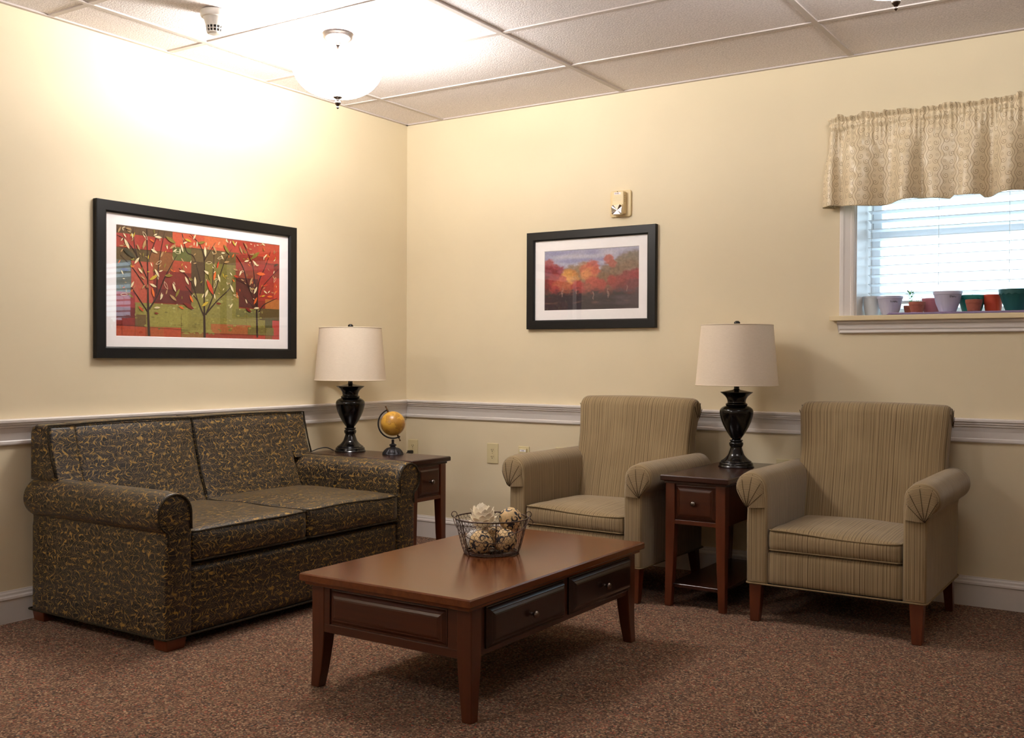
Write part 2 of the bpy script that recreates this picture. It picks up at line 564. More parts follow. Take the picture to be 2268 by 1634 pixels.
def attr_mat(name, attr='paint', rough=0.6, spec=0.3, bump=0.0):
    m, t, b = new_mat(name)
    a = t.nodes.new('ShaderNodeAttribute'); a.attribute_name = attr
    tc = t.nodes.new('ShaderNodeTexCoord')
    n = noise_n(t, tc.outputs['Object'], 90.0, 5, rough=0.65)
    mul = t.nodes.new('ShaderNodeMix'); mul.data_type = 'RGBA'; mul.blend_type = 'MULTIPLY'
    mul.inputs['Factor'].default_value = 0.55
    t.links.new(a.outputs['Color'], mul.inputs[6])
    g = mixc(t, Nd(t, n.outputs[0]).ramp(0.35, 0.65), (0.68, 0.68, 0.66), (1.0, 1.0, 1.0))
    t.links.new(g, mul.inputs[7])
    t.links.new(mul.outputs[2], b.inputs['Base Color'])
    b.inputs['Roughness'].default_value = rough
    b.inputs['Specular IOR Level'].default_value = spec
    return m

def emit_mat(name, col, s):
    m = bpy.data.materials.new(name); m.use_nodes = True
    t = m.node_tree; t.nodes.clear()
    o = t.nodes.new('ShaderNodeOutputMaterial'); e = t.nodes.new('ShaderNodeEmission')
    e.inputs[0].default_value = (*col, 1); e.inputs[1].default_value = s
    t.links.new(e.outputs[0], o.inputs[0])
    return m

def valance_mat():
    m, t, b = new_mat('scrolled_satin_fabric')
    u, v, tc = uv_xy(t)
    CW, CH = 0.070, 0.060
    ox = u / CW
    colm = ox.floor()
    par = colm.mod(2.0)
    yy = v / CH + par * 0.5
    row = yy.floor()
    x = (ox.fract() - 0.5) * CW
    y = (yy.fract() - 0.5) * CH
    flip = (row).mod(2.0) * 2.0 - 1.0
    masks = None
    for (dx, dy, sgn, R) in ((0.0125, 0.012, 1.0, 0.0140), (-0.0125, -0.012, 1.0, 0.0140), (-0.018, 0.017, -1.0, 0.0085), (0.018, -0.017, -1.0, 0.0085)):
        px = x * flip - dx
        py = y - dy
        r = (px * px + py * py).sqrt()
        th = py.atan2(px * sgn) / (2 * pi)
        s = (r / (R * 0.62) - th).fract() - 0.5
        band = s.abs().ramp(0.17, 0.09) * r.ramp(R * 1.02, R * 0.94)
        masks = band if masks is None else masks.max(band)
    # wavy ogee stems joining the scrolls
    wv = (x.abs() - ((y / CH * 2 * pi).sin() * 0.006 + 0.028)).abs().ramp(0.0019, 0.0009)
    masks = masks.max(wv)
    c = mixc(t, masks * 0.7, lin((216, 198, 164)), lin((132, 104, 68)))
    t.links.new(c, b.inputs['Base Color'])
    rg = masks * 0.2 + 0.36
    t.links.new(rg.s, b.inputs['Roughness'])
    b.inputs['Specular IOR Level'].default_value = 0.6
    b.inputs['Sheen Weight'].default_value = 0.3
    b.inputs['Transmission Weight'].default_value = 0.0
    bumpn(t, b, masks, 0.3, 0.0008)
    return m

def globe_mat():
    m, t, b = new_mat('antique_globe_map')
    tc = t.nodes.new('ShaderNodeTexCoord')
    n = noise_n(t, tc.outputs['Object'], 22.0, 8, rough=0.62)
    n2 = noise_n(t, tc.outputs['Object'], 90.0, 3)
    land = Nd(t, n.outputs[0]).ramp(0.50, 0.54)
    c = mixc(t, land, lin((200, 152, 58)), lin((170, 122, 46)))
    coast = (Nd(t, n.outputs[0]) - 0.52).abs().ramp(0.012, 0.004)
    c = mixc(t, coast * 0.6, c, lin((110, 70, 20)))
    c = mixc(t, Nd(t, n2.outputs[0]).ramp(0.62, 0.72) * 0.4, c, lin((232, 190, 90)))
    t.links.new(c, b.inputs['Base Color'])
    b.inputs['Roughness'].default_value = 0.3
    return m

def linen_mat():
    m, t, b = new_mat('linen_shade_fabric')
    tc = t.nodes.new('ShaderNodeTexCoord')
    mp = t.nodes.new('ShaderNodeMapping'); mp.inputs['Scale'].default_value = (60, 60, 700)
    t.links.new(tc.outputs['Object'], mp.inputs[0])
    n = noise_n(t, mp.outputs[0], 1.0, 3)
    n2 = noise_n(t, tc.outputs['Object'], 400.0, 2)
    t.links.new(mixc(t, Nd(t, n.outputs[0]) * 0.6 + Nd(t, n2.outputs[0]) * 0.4, lin((210, 194, 172)), lin((240, 226, 208))), b.inputs['Base Color'])
    b.inputs['Roughness'].default_value = 0.9
    b.inputs['Specular IOR Level'].default_value = 0.1
    bumpn(t, b, n.outputs[0], 0.2, 0.0006)
    return m

M = {}
M['wall'] = mat('cream_wall_paint', (221, 207, 177), rough=0.62, spec=0.35, var=0.012, vscale=3, bump=0.12, bscale=260, bdist=0.0012)
M['carpet'] = carpet_mat()
M['ceiling'] = ceiling_mat()
M['grid'] = mat('white_ceiling_grid', (198, 188, 184), rough=0.5, spec=0.3, var=0.01)
M['trim'] = mat('white_trim_paint', (222, 216, 212), rough=0.38, spec=0.45, var=0.01, vscale=20)
M['sill'] = mat('almond_sill_laminate', (224, 206, 168), rough=0.4, var=0.01)
M['stripe'] = stripes_mat()
M['leaf'] = leaf_mat()
M['welt'] = mat('tan_welt_cord', (124, 106, 78), rough=0.9, spec=0.15, var=0.08, vscale=90, bump=0.3, bscale=500)
M['seam'] = mat('dark_seam_thread', (62, 48, 34), rough=0.95, spec=0.1, var=0.1, vscale=90)
M['dark_welt'] = mat('dark_gold_welt_cord', (46, 38, 26), rough=0.8, spec=0.2, var=0.5, vscale=160)
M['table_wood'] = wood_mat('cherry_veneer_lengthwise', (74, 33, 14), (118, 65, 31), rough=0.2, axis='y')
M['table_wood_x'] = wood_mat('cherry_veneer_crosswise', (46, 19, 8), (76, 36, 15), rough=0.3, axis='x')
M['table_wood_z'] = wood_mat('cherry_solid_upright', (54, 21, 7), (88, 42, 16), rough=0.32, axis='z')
M['drawer_wood'] = wood_mat('shaded_cherry_drawer', (24, 9, 5), (42, 18, 9), rough=0.24, axis='y')  # cherry darkened so the colour carries the shade of the drawer side
M['leg_wood'] = wood_mat('reddish_leg_wood', (66, 26, 9), (102, 48, 20), rough=0.35, axis='z')
M['end_top'] = wood_mat('dark_cherry_top', (36, 14, 9), (58, 26, 16), rough=0.25, axis='y')
M['black'] = mat('gloss_black_lacquer', (9, 8, 9), rough=0.16, spec=0.45, var=0.2)
M['black_frame'] = mat('satin_black_frame', (11, 10, 10), rough=0.4, spec=0.3, var=0.1, vscale=40)
M['iron'] = mat('dark_cast_iron', (38, 36, 40), rough=0.45, metal=0.6, var=0.2, vscale=40)
M['bronze'] = mat('aged_brass', (120, 92, 66), rough=0.35, metal=1.0, var=0.15, vscale=60)
M['nickel'] = mat('antique_nickel', (130, 120, 115), rough=0.25, metal=1.0, var=0.1, vscale=60)
M['chrome'] = mat('faceted_chrome', (215, 212, 215), rough=0.08, metal=1.0, var=0.05, vscale=30)
M['shade'] = linen_mat()
M['shade_in'] = mat('shade_lining', (206, 190, 158), rough=0.9, var=0.02)
M['mat_board'] = mat('white_mat_board', (250, 246, 247), rough=0.85, spec=0.2, var=0.008, vscale=40)
M['plastic'] = mat('ivory_plastic', (214, 200, 158), rough=0.4, var=0.01)
M['almond'] = mat('almond_plastic', (222, 200, 152), rough=0.42, var=0.01)
M['white_plastic'] = mat('white_plastic', (226, 220, 212), rough=0.45, var=0.01)
M['slot'] = mat('dark_slot', (30, 24, 20), rough=0.7, var=0.1)
M['wire'] = mat('rusted_wire', (84, 66, 58), rough=0.45, metal=0.6, var=0.3, vscale=120)
M['paper'] = mat('cream_petal_paper', (250, 240, 220), rough=0.75, spec=0.2, var=0.05, vscale=60)
M['silver'] = mat('silvery_white_twine', (244, 238, 234), rough=0.4, metal=0.1, var=0.15, vscale=90, bump=0.6, bscale=160, bdist=0.004)
M['glass_pane'] = glass_mat('clear_window_glass')
M['picture_glass'] = glass_mat('picture_glass', refl=1.0)
M['blind'] = mat('white_blind_slat', (236, 238, 240), rough=0.5, var=0.005)
M['sash'] = mat('white_vinyl_sash', (232, 234, 238), rough=0.4, var=0.005)
M['valance'] = valance_mat()
M['globe'] = globe_mat()
M['cord'] = mat('black_rubber_cord', (20, 18, 18), rough=0.5, var=0.1)
M['underside'] = mat('black_dust_cover', (16, 14, 13), rough=0.95, var=0.2, bump=0.2)
M['terracotta'] = mat('terracotta_clay', (150, 84, 66), rough=0.8, var=0.08, vscale=60, bump=0.1, bscale=200)
M['soil'] = mat('potting_soil', (46, 34, 26), rough=1.0, var=0.4, vscale=200, bump=0.6, bscale=300)
M['leafg'] = mat('seedling_green', (92, 160, 84), rough=0.6, var=0.2, vscale=80)
M['petal'] = mat('white_flower_petal', (240, 240, 236), rough=0.6, var=0.03)
M['felt'] = mat('lilac_felt_cloth', (168, 150, 190), rough=0.95, var=0.06, vscale=60, bump=0.4, bscale=300)
M['bowl_glass'] = emit_mat('glowing_frosted_glass', WARM, BOWL_EMIT)
M['bowl_glass_dim'] = emit_mat('dim_glowing_frosted_glass', WARM, BOWL_EMIT * 0.2)
M['hedge'] = mat('hedge_leaves', (96, 150, 110), rough=0.8, var=0.4, vscale=12, bump=0.8, bscale=30, bdist=0.05)
M['lawn'] = mat('outdoor_lawn', (120, 160, 96), rough=1.0, var=0.25, vscale=5)

# positions of branches and leaves in the three trees print (u, v, size ...)
TREES = [[(0.176, 0.996, 11), (0.171, 0.779, 9), (0.17, 0.563, 6), (0.167, 0.256, 4), (0.163, 0.0, 3)], [(0.171, 0.779, 6), (0.127, 0.67, 4), (0.08, 0.553, 3)], [(0.176, 0.746, 7), (0.225, 0.608, 5), (0.263, 0.447, 4), (0.313, 0.282, 3), (0.336, 0.215, 2)], [(0.17, 0.481, 4), (0.127, 0.322, 4), (0.098, 0.185, 3), (0.089, 0.004, 2)], [(0.219, 0.598, 4), (0.222, 0.453, 4), (0.237, 0.243, 3), (0.263, 0.008, 2)], [(0.176, 0.274, 3), (0.206, 0.125, 3), (0.231, 0.006, 3)], [(0.164, 0.563, 4), (0.092, 0.388, 3), (0.021, 0.27, 2)], [(0.139, 0.362, 4), (0.098, 0.225, 3), (0.044, 0.125, 3), (0.004, 0.093, 2)], [(0.501, 0.998, 11), (0.499, 0.797, 9), (0.497, 0.525, 5), (0.498, 0.241, 4), (0.471, 0.095, 3), (0.411, 0.0, 2)], [(0.499, 0.797, 7), (0.458, 0.638, 5), (0.437, 0.531, 4), (0.404, 0.429, 3), (0.345, 0.34, 3)], [(0.482, 0.493, 4), (0.452, 0.314, 3), (0.431, 0.209, 3), (0.391, 0.173, 3), (0.365, 0.008, 3)], [(0.507, 0.775, 7), (0.554, 0.584, 5), (0.595, 0.38, 4), (0.63, 0.219, 3), (0.67, 0.103, 2)], [(0.509, 0.763, 6), (0.582, 0.624, 5), (0.66, 0.495, 3), (0.681, 0.39, 2)], [(0.498, 0.241, 4), (0.567, 0.054, 2)], [(0.546, 0.584, 4), (0.561, 0.143, 2)], [(0.458, 0.638, 5), (0.385, 0.505, 3)], [(0.844, 0.984, 9), (0.84, 0.714, 8), (0.84, 0.668, 6), (0.784, 0.469, 4), (0.746, 0.27, 4), (0.702, 0.163, 2)], [(0.842, 0.69, 6), (0.852, 0.425, 5), (0.898, 0.245, 3), (0.936, 0.076, 2)], [(0.853, 0.724, 5), (0.891, 0.64, 4), (0.985, 0.561, 2)], [(0.836, 0.6, 5), (0.813, 0.26, 3), (0.746, 0.02, 2)], [(0.86, 0.539, 4), (0.89, 0.433, 3), (0.992, 0.256, 2)], [(0.833, 0.692, 4), (0.746, 0.563, 2)], [(0.829, 0.485, 3), (0.688, 0.39, 2)]]
LEAVES = [(0.225, 0.068, 35, 0, 'c'), (0.063, 0.024, 28, 5, 'k'), (0.054, 0.163, 45, 60, 'c'), (0.015, 0.042, 28, -60, 'k'), (0.148, 0.151, 42, -70, 'k'), (0.191, 0.107, 25, 25, 'o'), (0.203, 0.203, 35, 25, 'c'), (0.108, 0.306, 35, -50, 'c'), (0.068, 0.247, 65, 30, 'd'), (0.297, 0.08, 55, 25, 'g'), (0.308, 0.141, 35, -35, 'k'), (0.398, 0.064, 35, 15, 'y'), (0.437, 0.022, 28, -60, 'c'), (0.478, 0.072, 42, -15, 'g'), (0.362, 0.147, 35, 70, 'c'), (0.502, 0.155, 45, 85, 'c'), (0.561, 0.119, 35, 55, 'k'), (0.637, 0.109, 50, 50, 'g'), (0.828, 0.137, 60, -35, 'g'), (0.679, 0.165, 22, -55, 'o'), (0.825, 0.217, 35, 40, 'c'), (0.867, 0.322, 52, 0, 'o'), (0.728, 0.334, 28, -60, 'c'), (0.695, 0.302, 25, 10, 'k'), (0.127, 0.396, 30, 45, 'c'), (0.044, 0.398, 38, 5, 'b'), (0.2, 0.449, 45, -30, 'y'), (0.218, 0.404, 38, 55, 'c'), (0.364, 0.366, 30, 5, 'c'), (0.391, 0.453, 38, 60, 'c'), (0.441, 0.457, 42, 85, 'c'), (0.515, 0.36, 38, 25, 'c'), (0.561, 0.384, 42, -75, 'o'), (0.532, 0.499, 72, 60, 'r'), (0.317, 0.529, 38, 65, 'c'), (0.336, 0.579, 42, -60, 'g'), (0.197, 0.523, 35, 20, 'c'), (0.083, 0.529, 30, -60, 'c'), (0.197, 0.59, 38, 75, 'o'), (0.403, 0.696, 58, 25, 'm'), (0.502, 0.668, 42, -30, 'y'), (0.51, 0.563, 38, -65, 'c'), (0.13, 0.746, 32, 40, 'r'), (0.219, 0.728, 30, -5, 'c'), (0.216, 0.781, 22, 5, 'm'), (0.359, 0.716, 28, 20, 'o'), (0.418, 0.626, 35, 60, 'o'), (0.585, 0.656, 28, 0, 'm'), (0.672, 0.497, 38, 60, 'c'), (0.829, 0.497, 38, -60, 'c'), (0.829, 0.606, 38, -60, 'o'), (0.836, 0.68, 32, -5, 'c'), (0.781, 0.704, 38, 25, 'm'), (0.898, 0.507, 25, 30, 'c'), (0.929, 0.551, 35, -5, 'o'), (0.883, 0.549, 25, -15, 'y'), (0.972, 0.213, 30, -25, 'd'), (0.244, 0.626, 28, -60, 'c'), (0.246, 0.225, 30, -60, 'k'), (0.285, 0.419, 40, -5, 'g'), (0.31, 0.626, 40, 35, 'k'), (0.595, 0.201, 30, -15, 'w'), (0.336, 0.193, 30, 5, 'w'), (0.152, 0.07, 38, 55, 'w'), (0.039, 0.624, 32, -5, 'w'), (0.269, 0.515, 35, 60, 'w'), (0.564, 0.475, 30, -65, 'w'), (0.228, 0.306, 32, -30, 'w'), (0.525, 0.26, 32, -8, 'w'), (0.769, 0.203, 30, -15, 'c'), (0.667, 0.672, 28, -50, 'c'), (0.074, 0.63, 30, 35, 'g'), (0.799, 0.408, 40, -65, 'k'), (0.637, 0.235, 30, -10, 'k'), (0.765, 0.05, 30, 55, 'k'), (0.684, 0.038, 30, 50, 'y'), (0.886, 0.056, 22, 60, 'o'), (0.898, 0.131, 25, -45, 'c'), (0.965, 0.37, 28, -60, 'w'), (0.799, 0.495, 28, 60, 'w'), (0.699, 0.567, 25, 5, 'w'), (0.581, 0.272, 32, -75, 'r'), (0.115, 0.183, 28, 60, 'k'), (0.529, 0.39, 40, 75, 'g'), (0.731, 0.097, 35, 60, 'k'), (0.588, 0.402, 36, 70, 'c'), (0.898, 0.437, 30, -15, 'r'), (0.699, 0.372, 28, 15, 'r')]

# ================================================================== ROOM
H = 2.52
RX, RY = 7.0, -8.4          # far corner of the room behind the camera
WX0, WX1, WZ0, WZ1 = 2.715, 3.70, 1.295, 2.12   # window opening
WD = 0.32                   # depth of the window recess

def structure(o):
    o['kind'] = 'structure'
    return o

structure(boxobj('floor', (-0.2, RX + 0.2, RY - 0.2, WD + 0.2, -0.1, 0.0), M['carpet']))
structure(boxobj('wall_left', (-0.2, 0.0, RY - 0.2, 0.0, 0.0, H + 0.1), M['wall']))
structure(boxobj('wall_right', (RX, RX + 0.2, RY - 0.2, 0.0, 0.0, H + 0.1), M['wall']))
structure(boxobj('wall_front', (0.0, RX, RY - 0.2, RY, 0.0, H + 0.1), M['wall']))
bm = bmesh.new()
xs = [-0.2, WX0, WX1, RX + 0.2]; zs = [0.0, WZ0, WZ1, H + 0.1]
def quad(bm, *p):
    return bm.faces.new([bm.verts.new(q) for q in p])
for yy in (0.0, WD):
    for i in range(3):
        for k in range(3):
            if i == 1 and k == 1: continue
            quad(bm, (xs[i], yy, zs[k]), (xs[i + 1], yy, zs[k]), (xs[i + 1], yy, zs[k + 1]), (xs[i], yy, zs[k + 1]))
for a, b in (((WX0, WZ0), (WX1, WZ0)), ((WX1, WZ0), (WX1, WZ1)), ((WX1, WZ1), (WX0, WZ1)), ((WX0, WZ1), (WX0, WZ0)),
             ((xs[0], 0), (xs[3], 0)), ((xs[3], 0), (xs[3], zs[3])), ((xs[3], zs[3]), (xs[0], zs[3])), ((xs[0], zs[3]), (xs[0], 0))):
    quad(bm, (a[0], 0, a[1]), (b[0], 0, b[1]), (b[0], WD, b[1]), (a[0], WD, a[1]))
bmesh.ops.remove_doubles(bm, verts=bm.verts, dist=1e-5)
fix_normals(bm)
structure(link('wall_back', bm, M['wall']))

# ceiling: lay-in tiles above a white tee grid
ceil = structure(boxobj('ceiling', (-0.2, RX + 0.2, RY - 0.2, WD + 0.2, H + 0.004, H + 0.1), M['ceiling']))
bm = bmesh.new()
GX0, GY0, GS = 0.281, -0.575, 0.603
tw = 0.0125
k = 0
while GX0 + 2 * GS * k < RX:
    x = GX0 + 2 * GS * k
    box(bm, x - tw, x + tw, RY, 0, H - 0.002, H + 0.006); k += 1
k = 0
while GY0 - GS * k > RY:
    y = GY0 - GS * k
    box(bm, 0, RX, y - tw, y + tw, H - 0.001, H + 0.006); k += 1
box(bm, 0, 0.02, RY, 0, H - 0.003, H + 0.006)
box(bm, 0, RX, -0.02, 0, H - 0.003, H + 0.006)
box(bm, RX - 0.02, RX, RY, 0, H - 0.003, H + 0.006)
link('ceiling_grid', bm, M['grid'], ceil)

# mouldings: profile (distance from wall, height)
RAIL = [(0, 0.727), (0.010, 0.727), (0.012, 0.732), (0.012, 0.742), (0.009, 0.746), (0.010, 0.752), (0.014, 0.775), (0.020, 0.79), (0.022, 0.797),
        (0.027, 0.799), (0.028, 0.806), (0.033, 0.809), (0.034, 0.817), (0.040, 0.820), (0.041, 0.829), (0.036, 0.833), (0, 0.833)]
BASE = [(0, 0.0), (0.014, 0.0), (0.014, 0.094), (0.018, 0.098), (0.017, 0.106), (0.011, 0.112), (0.010, 0.120), (0.006, 0.126), (0.005, 0.131), (0, 0.131)]
def moulding(name, prof, side):
    bm = bmesh.new()
    ends = []
    for e in (0, 1):
        row = []
        for d, z in prof:
            if side == 'left': co = (d, -d if e else RY + d, z)
            elif side == 'back': co = (RX - d if e else d, -d, z)
            elif side == 'right': co = (RX - d, -d if e else RY + d, z)
            else: co = (RX - d if e else d, RY + d, z)
            row.append(bm.verts.new(co))
        ends.append(row)
    n = len(prof)
    for i in range(n):
        j = (i + 1) % n
        bm.faces.new((ends[0][i], ends[0][j], ends[1][j], ends[1][i]))
    bm.faces.new(ends[0]); bm.faces.new(ends[1][::-1])
    fix_normals(bm)
    return structure(link(name, bm, M['trim']))
for k, s in enumerate(('left', 'back', 'right', 'front')):
    moulding('trim_%d' % (k + 1), RAIL, s)
    moulding('baseboard_' + s, BASE, s)

# ------------------------------------------------------------------ window
win = structure(empty('window_1', ((WX0 + WX1) / 2, 0, WZ0)))
WO = Vector(win.location)
def wbox(name, x0, x1, y0, y1, z0, z1, m, bev=0.002, parent=None):
    bm = bmesh.new()
    box(bm, x0 - WO.x, x1 - WO.x, y0 - WO.y, y1 - WO.y, z0 - WO.z, z1 - WO.z, bev=bev)
    return link(name, bm, m, parent or win)
CP = [(0.0, 0.0), (0.0, -0.010), (0.006, -0.014), (0.016, -0.016), (0.020, -0.013), (0.045, -0.018), (0.052, -0.021), (0.064, -0.021), (0.070, -0.018), (0.070, 0.0)]
bm = bmesh.new()
def casing_run(bm, pts):
    # pts: corners of inner edge path; each profile point is offset outward by its first value
    rings = []
    for (x, z, ox, oz) in pts:
        rings.append([bm.verts.new((x + ox * p[0] - WO.x, p[1], z + oz * p[0] - WO.z)) for p in CP])
    for a, b in zip(rings, rings[1:]):
        for i in range(len(CP)):
            j = (i + 1) % len(CP)
            bm.faces.new((a[i], a[j], b[j], b[i]))
    bm.faces.new(rings[0]); bm.faces.new(rings[-1][::-1])
casing_run(bm, [(WX0, WZ0, -1, 0), (WX0, WZ1, -1, 1), (WX1, WZ1, 1, 1), (WX1, WZ0, 1, 0)])
fix_normals(bm)
link('casing', bm, M['trim'], win)
bm = bmesh.new()
JT = 0.006
for d in ((WX0, WX0 + JT, 0, WD, WZ0, WZ1), (WX1 - JT, WX1, 0, WD, WZ0, WZ1), (WX0, WX1, 0, WD, WZ1 - JT, WZ1)):
    box(bm, d[0] - WO.x, d[1] - WO.x, d[2], d[3], d[4] - WO.z, d[5] - WO.z)
link('jamb', bm, M['trim'], win)
wbox('stool', 2.608, 3.81, -0.055, WD - 0.02, 1.274, 1.297, M['sill'], 0.003)
bm = bmesh.new()
AP = [(0.0, 1.274), (-0.030, 1.274), (-0.030, 1.262), (-0.024, 1.255), (-0.022, 1.236), (-0.017, 1.230), (-0.018, 1.219), (-0.013, 1.215), (0.0, 1.215)]
rr = []
for x, sg in ((2.638, 1), (3.78, -1)):
    rr.append([bm.verts.new((x + sg * (0.030 + q[0]) - WO.x if q[0] < 0 else x - WO.x, q[0], q[1] - WO.z)) for q in AP])
for i in range(len(AP)):
    j = (i + 1) % len(AP)
    bm.faces.new((rr[0][i], rr[0][j], rr[1][j], rr[1][i]))
bm.faces.new(rr[0]); bm.faces.new(rr[1][::-1])
fix_normals(bm)
link('apron', bm, M['trim'], win)
def sash(z0, z1, y0, y1):
    bm = bmesh.new()
    a, b = WX0 + 0.008, WX1 - 0.008
    w = 0.042
    for d in ((a, a + w, z0, z1), (b - w, b, z0, z1), (a + w, b - w, z0, z0 + w), (a + w, b - w, z1 - w, z1)):
        box(bm, d[0] - WO.x, d[1] - WO.x, y0, y1, d[2] - WO.z, d[3] - WO.z, bev=0.003, seg=1)
    s = link('sash', bm, M['sash'], win)
    bm = bmesh.new()
    ym = (y0 + y1) / 2
    quad(bm, (a + w - 0.005 - WO.x, ym, z0 + w - 0.005 - WO.z), (b - w + 0.005 - WO.x, ym, z0 + w - 0.005 - WO.z), (b - w + 0.005 - WO.x, ym, z1 - w + 0.005 - WO.z), (a + w - 0.005 - WO.x, ym, z1 - w + 0.005 - WO.z))
    link('pane', bm, M['glass_pane'], s)
sash(WZ0 + 0.004, 1.725, 0.262, 0.288)
sash(1.695, WZ1 - 0.01, 0.29, 0.316)

# blind
bl = empty('window_blind', (3.2, 0.20, 2.11), 0, 'white horizontal slat blind hanging in the deep window recess under the valance', 'window blind')
bm = bmesh.new(); box(bm, -0.475, 0.475, -0.025, 0.025, -0.05, 0.0, bev=0.003)
link('headrail', bm, M['blind'], bl)
bm = bmesh.new()
z = -0.085; nsl = 0
while z > -0.745:
    V = []
    for i in range(5):
        t = -1 + i / 2.0
        y = 0.025 * t
        zz = z + 0.0025 * (1 - t * t) - y * 0.16
        V.append((y, zz))
    top = [[bm.verts.new((x, y, q + 0.0012)) for y, q in V] for x in (-0.472, 0.472)]
    bot = [[bm.verts.new((x, y, q - 0.0012)) for y, q in V] for x in (-0.472, 0.472)]
    for i in range(4):
        bm.faces.new((top[0][i], top[1][i], top[1][i + 1], top[0][i + 1]))
        bm.faces.new((bot[0][i + 1], bot[1][i + 1], bot[1][i], bot[0][i]))
    for s in (0, 1):
        for i in range(4):
            bm.faces.new((top[s][i], top[s][i + 1], bot[s][i + 1], bot[s][i]))
    bm.faces.new((top[0][0], bot[0][0], bot[1][0], top[1][0])); bm.faces.new((top[0][4], top[1][4], bot[1][4], bot[0][4]))
    z -= 0.044; nsl += 1
fix_normals(bm)
link('slats', bm, M['blind'], bl)
bm = bmesh.new(); box(bm, -0.472, 0.472, -0.025, 0.025, z - 0.006, z + 0.008, bev=0.003)
link('bottom_rail', bm, M['blind'], bl)
for x in (-0.455, -0.15, 0.15, 0.455):
    for y in (-0.026, 0.026):
        bm = bmesh.new()
        tube(bm, [(x, y, -0.05), (x, y, z)], 0.0011, 5)
        link('ladder_cord', bm, M['blind'], bl)

# ------------------------------------------------------------------ valance
vx0, vx1 = 2.622, 3.83
va = empty('window_valance', (vx0, 0, 2.17), 0, 'gathered gold satin valance with swirl pattern above the window', 'valance')
def val_path(s):
    """along the rod: short return from the wall, then across"""
    R_ = 0.078
    if s < R_: return (0.0, -s, -1, 0)
    return (s - R_, -R_, 0, -1)
L = 0.078 + (vx1 - vx0)
NS, NH = 620, 64
bm = bmesh.new()
uvl = bm.loops.layers.uv.verify()
rows = []
uacc = [0.0]
for i in range(NS + 1):
    s = L * i / NS
    x, y, nx, ny = val_path(s)
    col = []
    # irregular long folds
    ph = s * 2 * pi / 0.165 + 1.8 * noise.noise(Vector((s * 4.1, 3.3, 0))) * 2
    fold = 0.55 * sin(ph) + 0.45 * sin(s * 2 * pi / 0.21 + 1.0 + 2.5 * noise.noise(Vector((s * 3.0, 9.1, 0))))
    fine = sin(s * 2 * pi / 0.021 + 2.2 * noise.noise(Vector((s * 22, 1.1, 0)))) * 0.6 + 0.4 * sin(s * 2 * pi / 0.034 + 3 * noise.noise(Vector((s * 15, 5.5, 0))))
    top_z = 2.224 + 0.018 * noise.noise(Vector((s * 11, 0.3, 7))) + 0.012 * noise.noise(Vector((s * 30, 4.3, 7)))
    bot_z = 1.802 + 0.010 * sin(s * 2 * pi / 0.42 + 0.8) + 0.006 * noise.noise(Vector((s * 7, 0.3, 2))) + 0.018 * max(0, min(1, (s - 0.595) / 0.02)) * max(0, min(1, (0.735 - s) / 0.015))
    edge = min(1.0, s / 0.03)
    for j in range(NH + 1):
        h = j / NH
        z = top_z + (bot_z - top_z) * h
        d = (2.185 - z)
        if d < -0.012:          # ruffled header
            k = min(1, (-d - 0.012) / 0.02)
            off = 0.004 + 0.016 * k + 0.017 * k * (fine * 0.5 + 0.9 * noise.noise(Vector((s * 20, 2.2, 3)))) 
            zz = z + 0.004 * k * noise.noise(Vector((s * 40, 0, 1)))
        elif d < 0.022:         # gathered rod pocket
            k = 1 - abs((d - 0.005) / 0.017)
            off = 0.012 * max(0, k) ** 0.5 + 0.0035 * fine
            zz = z + 0.002 * fine
        else:
            k = min(1.0, (d - 0.022) / 0.30)
            g = max(0, 1 - (d - 0.022) / 0.09)
            off = 0.006 + 0.0042 * fine * g + fold * (0.007 + 0.029 * k ** 0.8) + 0.020 * k
            crs = noise.noise(Vector((s * 9 + z * 5, z * 11 - s * 3, 4.4)))
            off += 0.012 * crs * (0.35 + g)
            off += 0.005 * noise.noise(Vector((s * 26 + z * 14, z * 22, 8.4)))
            zz = z
        off *= edge
        col.append(bm.verts.new((x + nx * off + (0 if nx else -0.006 * edge * sin(ph + 1.4)), y + ny * off, zz - 2.17)))
    rows.append(col)
    if i: uacc.append(uacc[-1] + (rows[i][NH // 2].co - rows[i - 1][NH // 2].co).length)
for i in range(NS):
    for j in range(NH):
        f = bm.faces.new((rows[i][j], rows[i][j + 1], rows[i + 1][j + 1], rows[i + 1][j]))
        for l, (a, b) in zip(f.loops, ((i, j), (i, j + 1), (i + 1, j + 1), (i + 1, j))):
            l[uvl].uv = (uacc[a] * 1.05, -b / NH * 0.42)
fab = link('fabric', bm, M['valance'], va, smooth=True)
so = fab.modifiers.new('thickness', 'SOLIDIFY'); so.thickness = 0.0015; so.offset = 0
bm = bmesh.new(); tube(bm, [(0.006, -0.002, 0.02), (0.006, -0.070, 0.02), (vx1 - vx0 - 0.01, -0.070, 0.02), (vx1 - vx0 - 0.01, -0.002, 0.02)], 0.005, 8)
link('curtain_rod', bm, M['trim'], va)

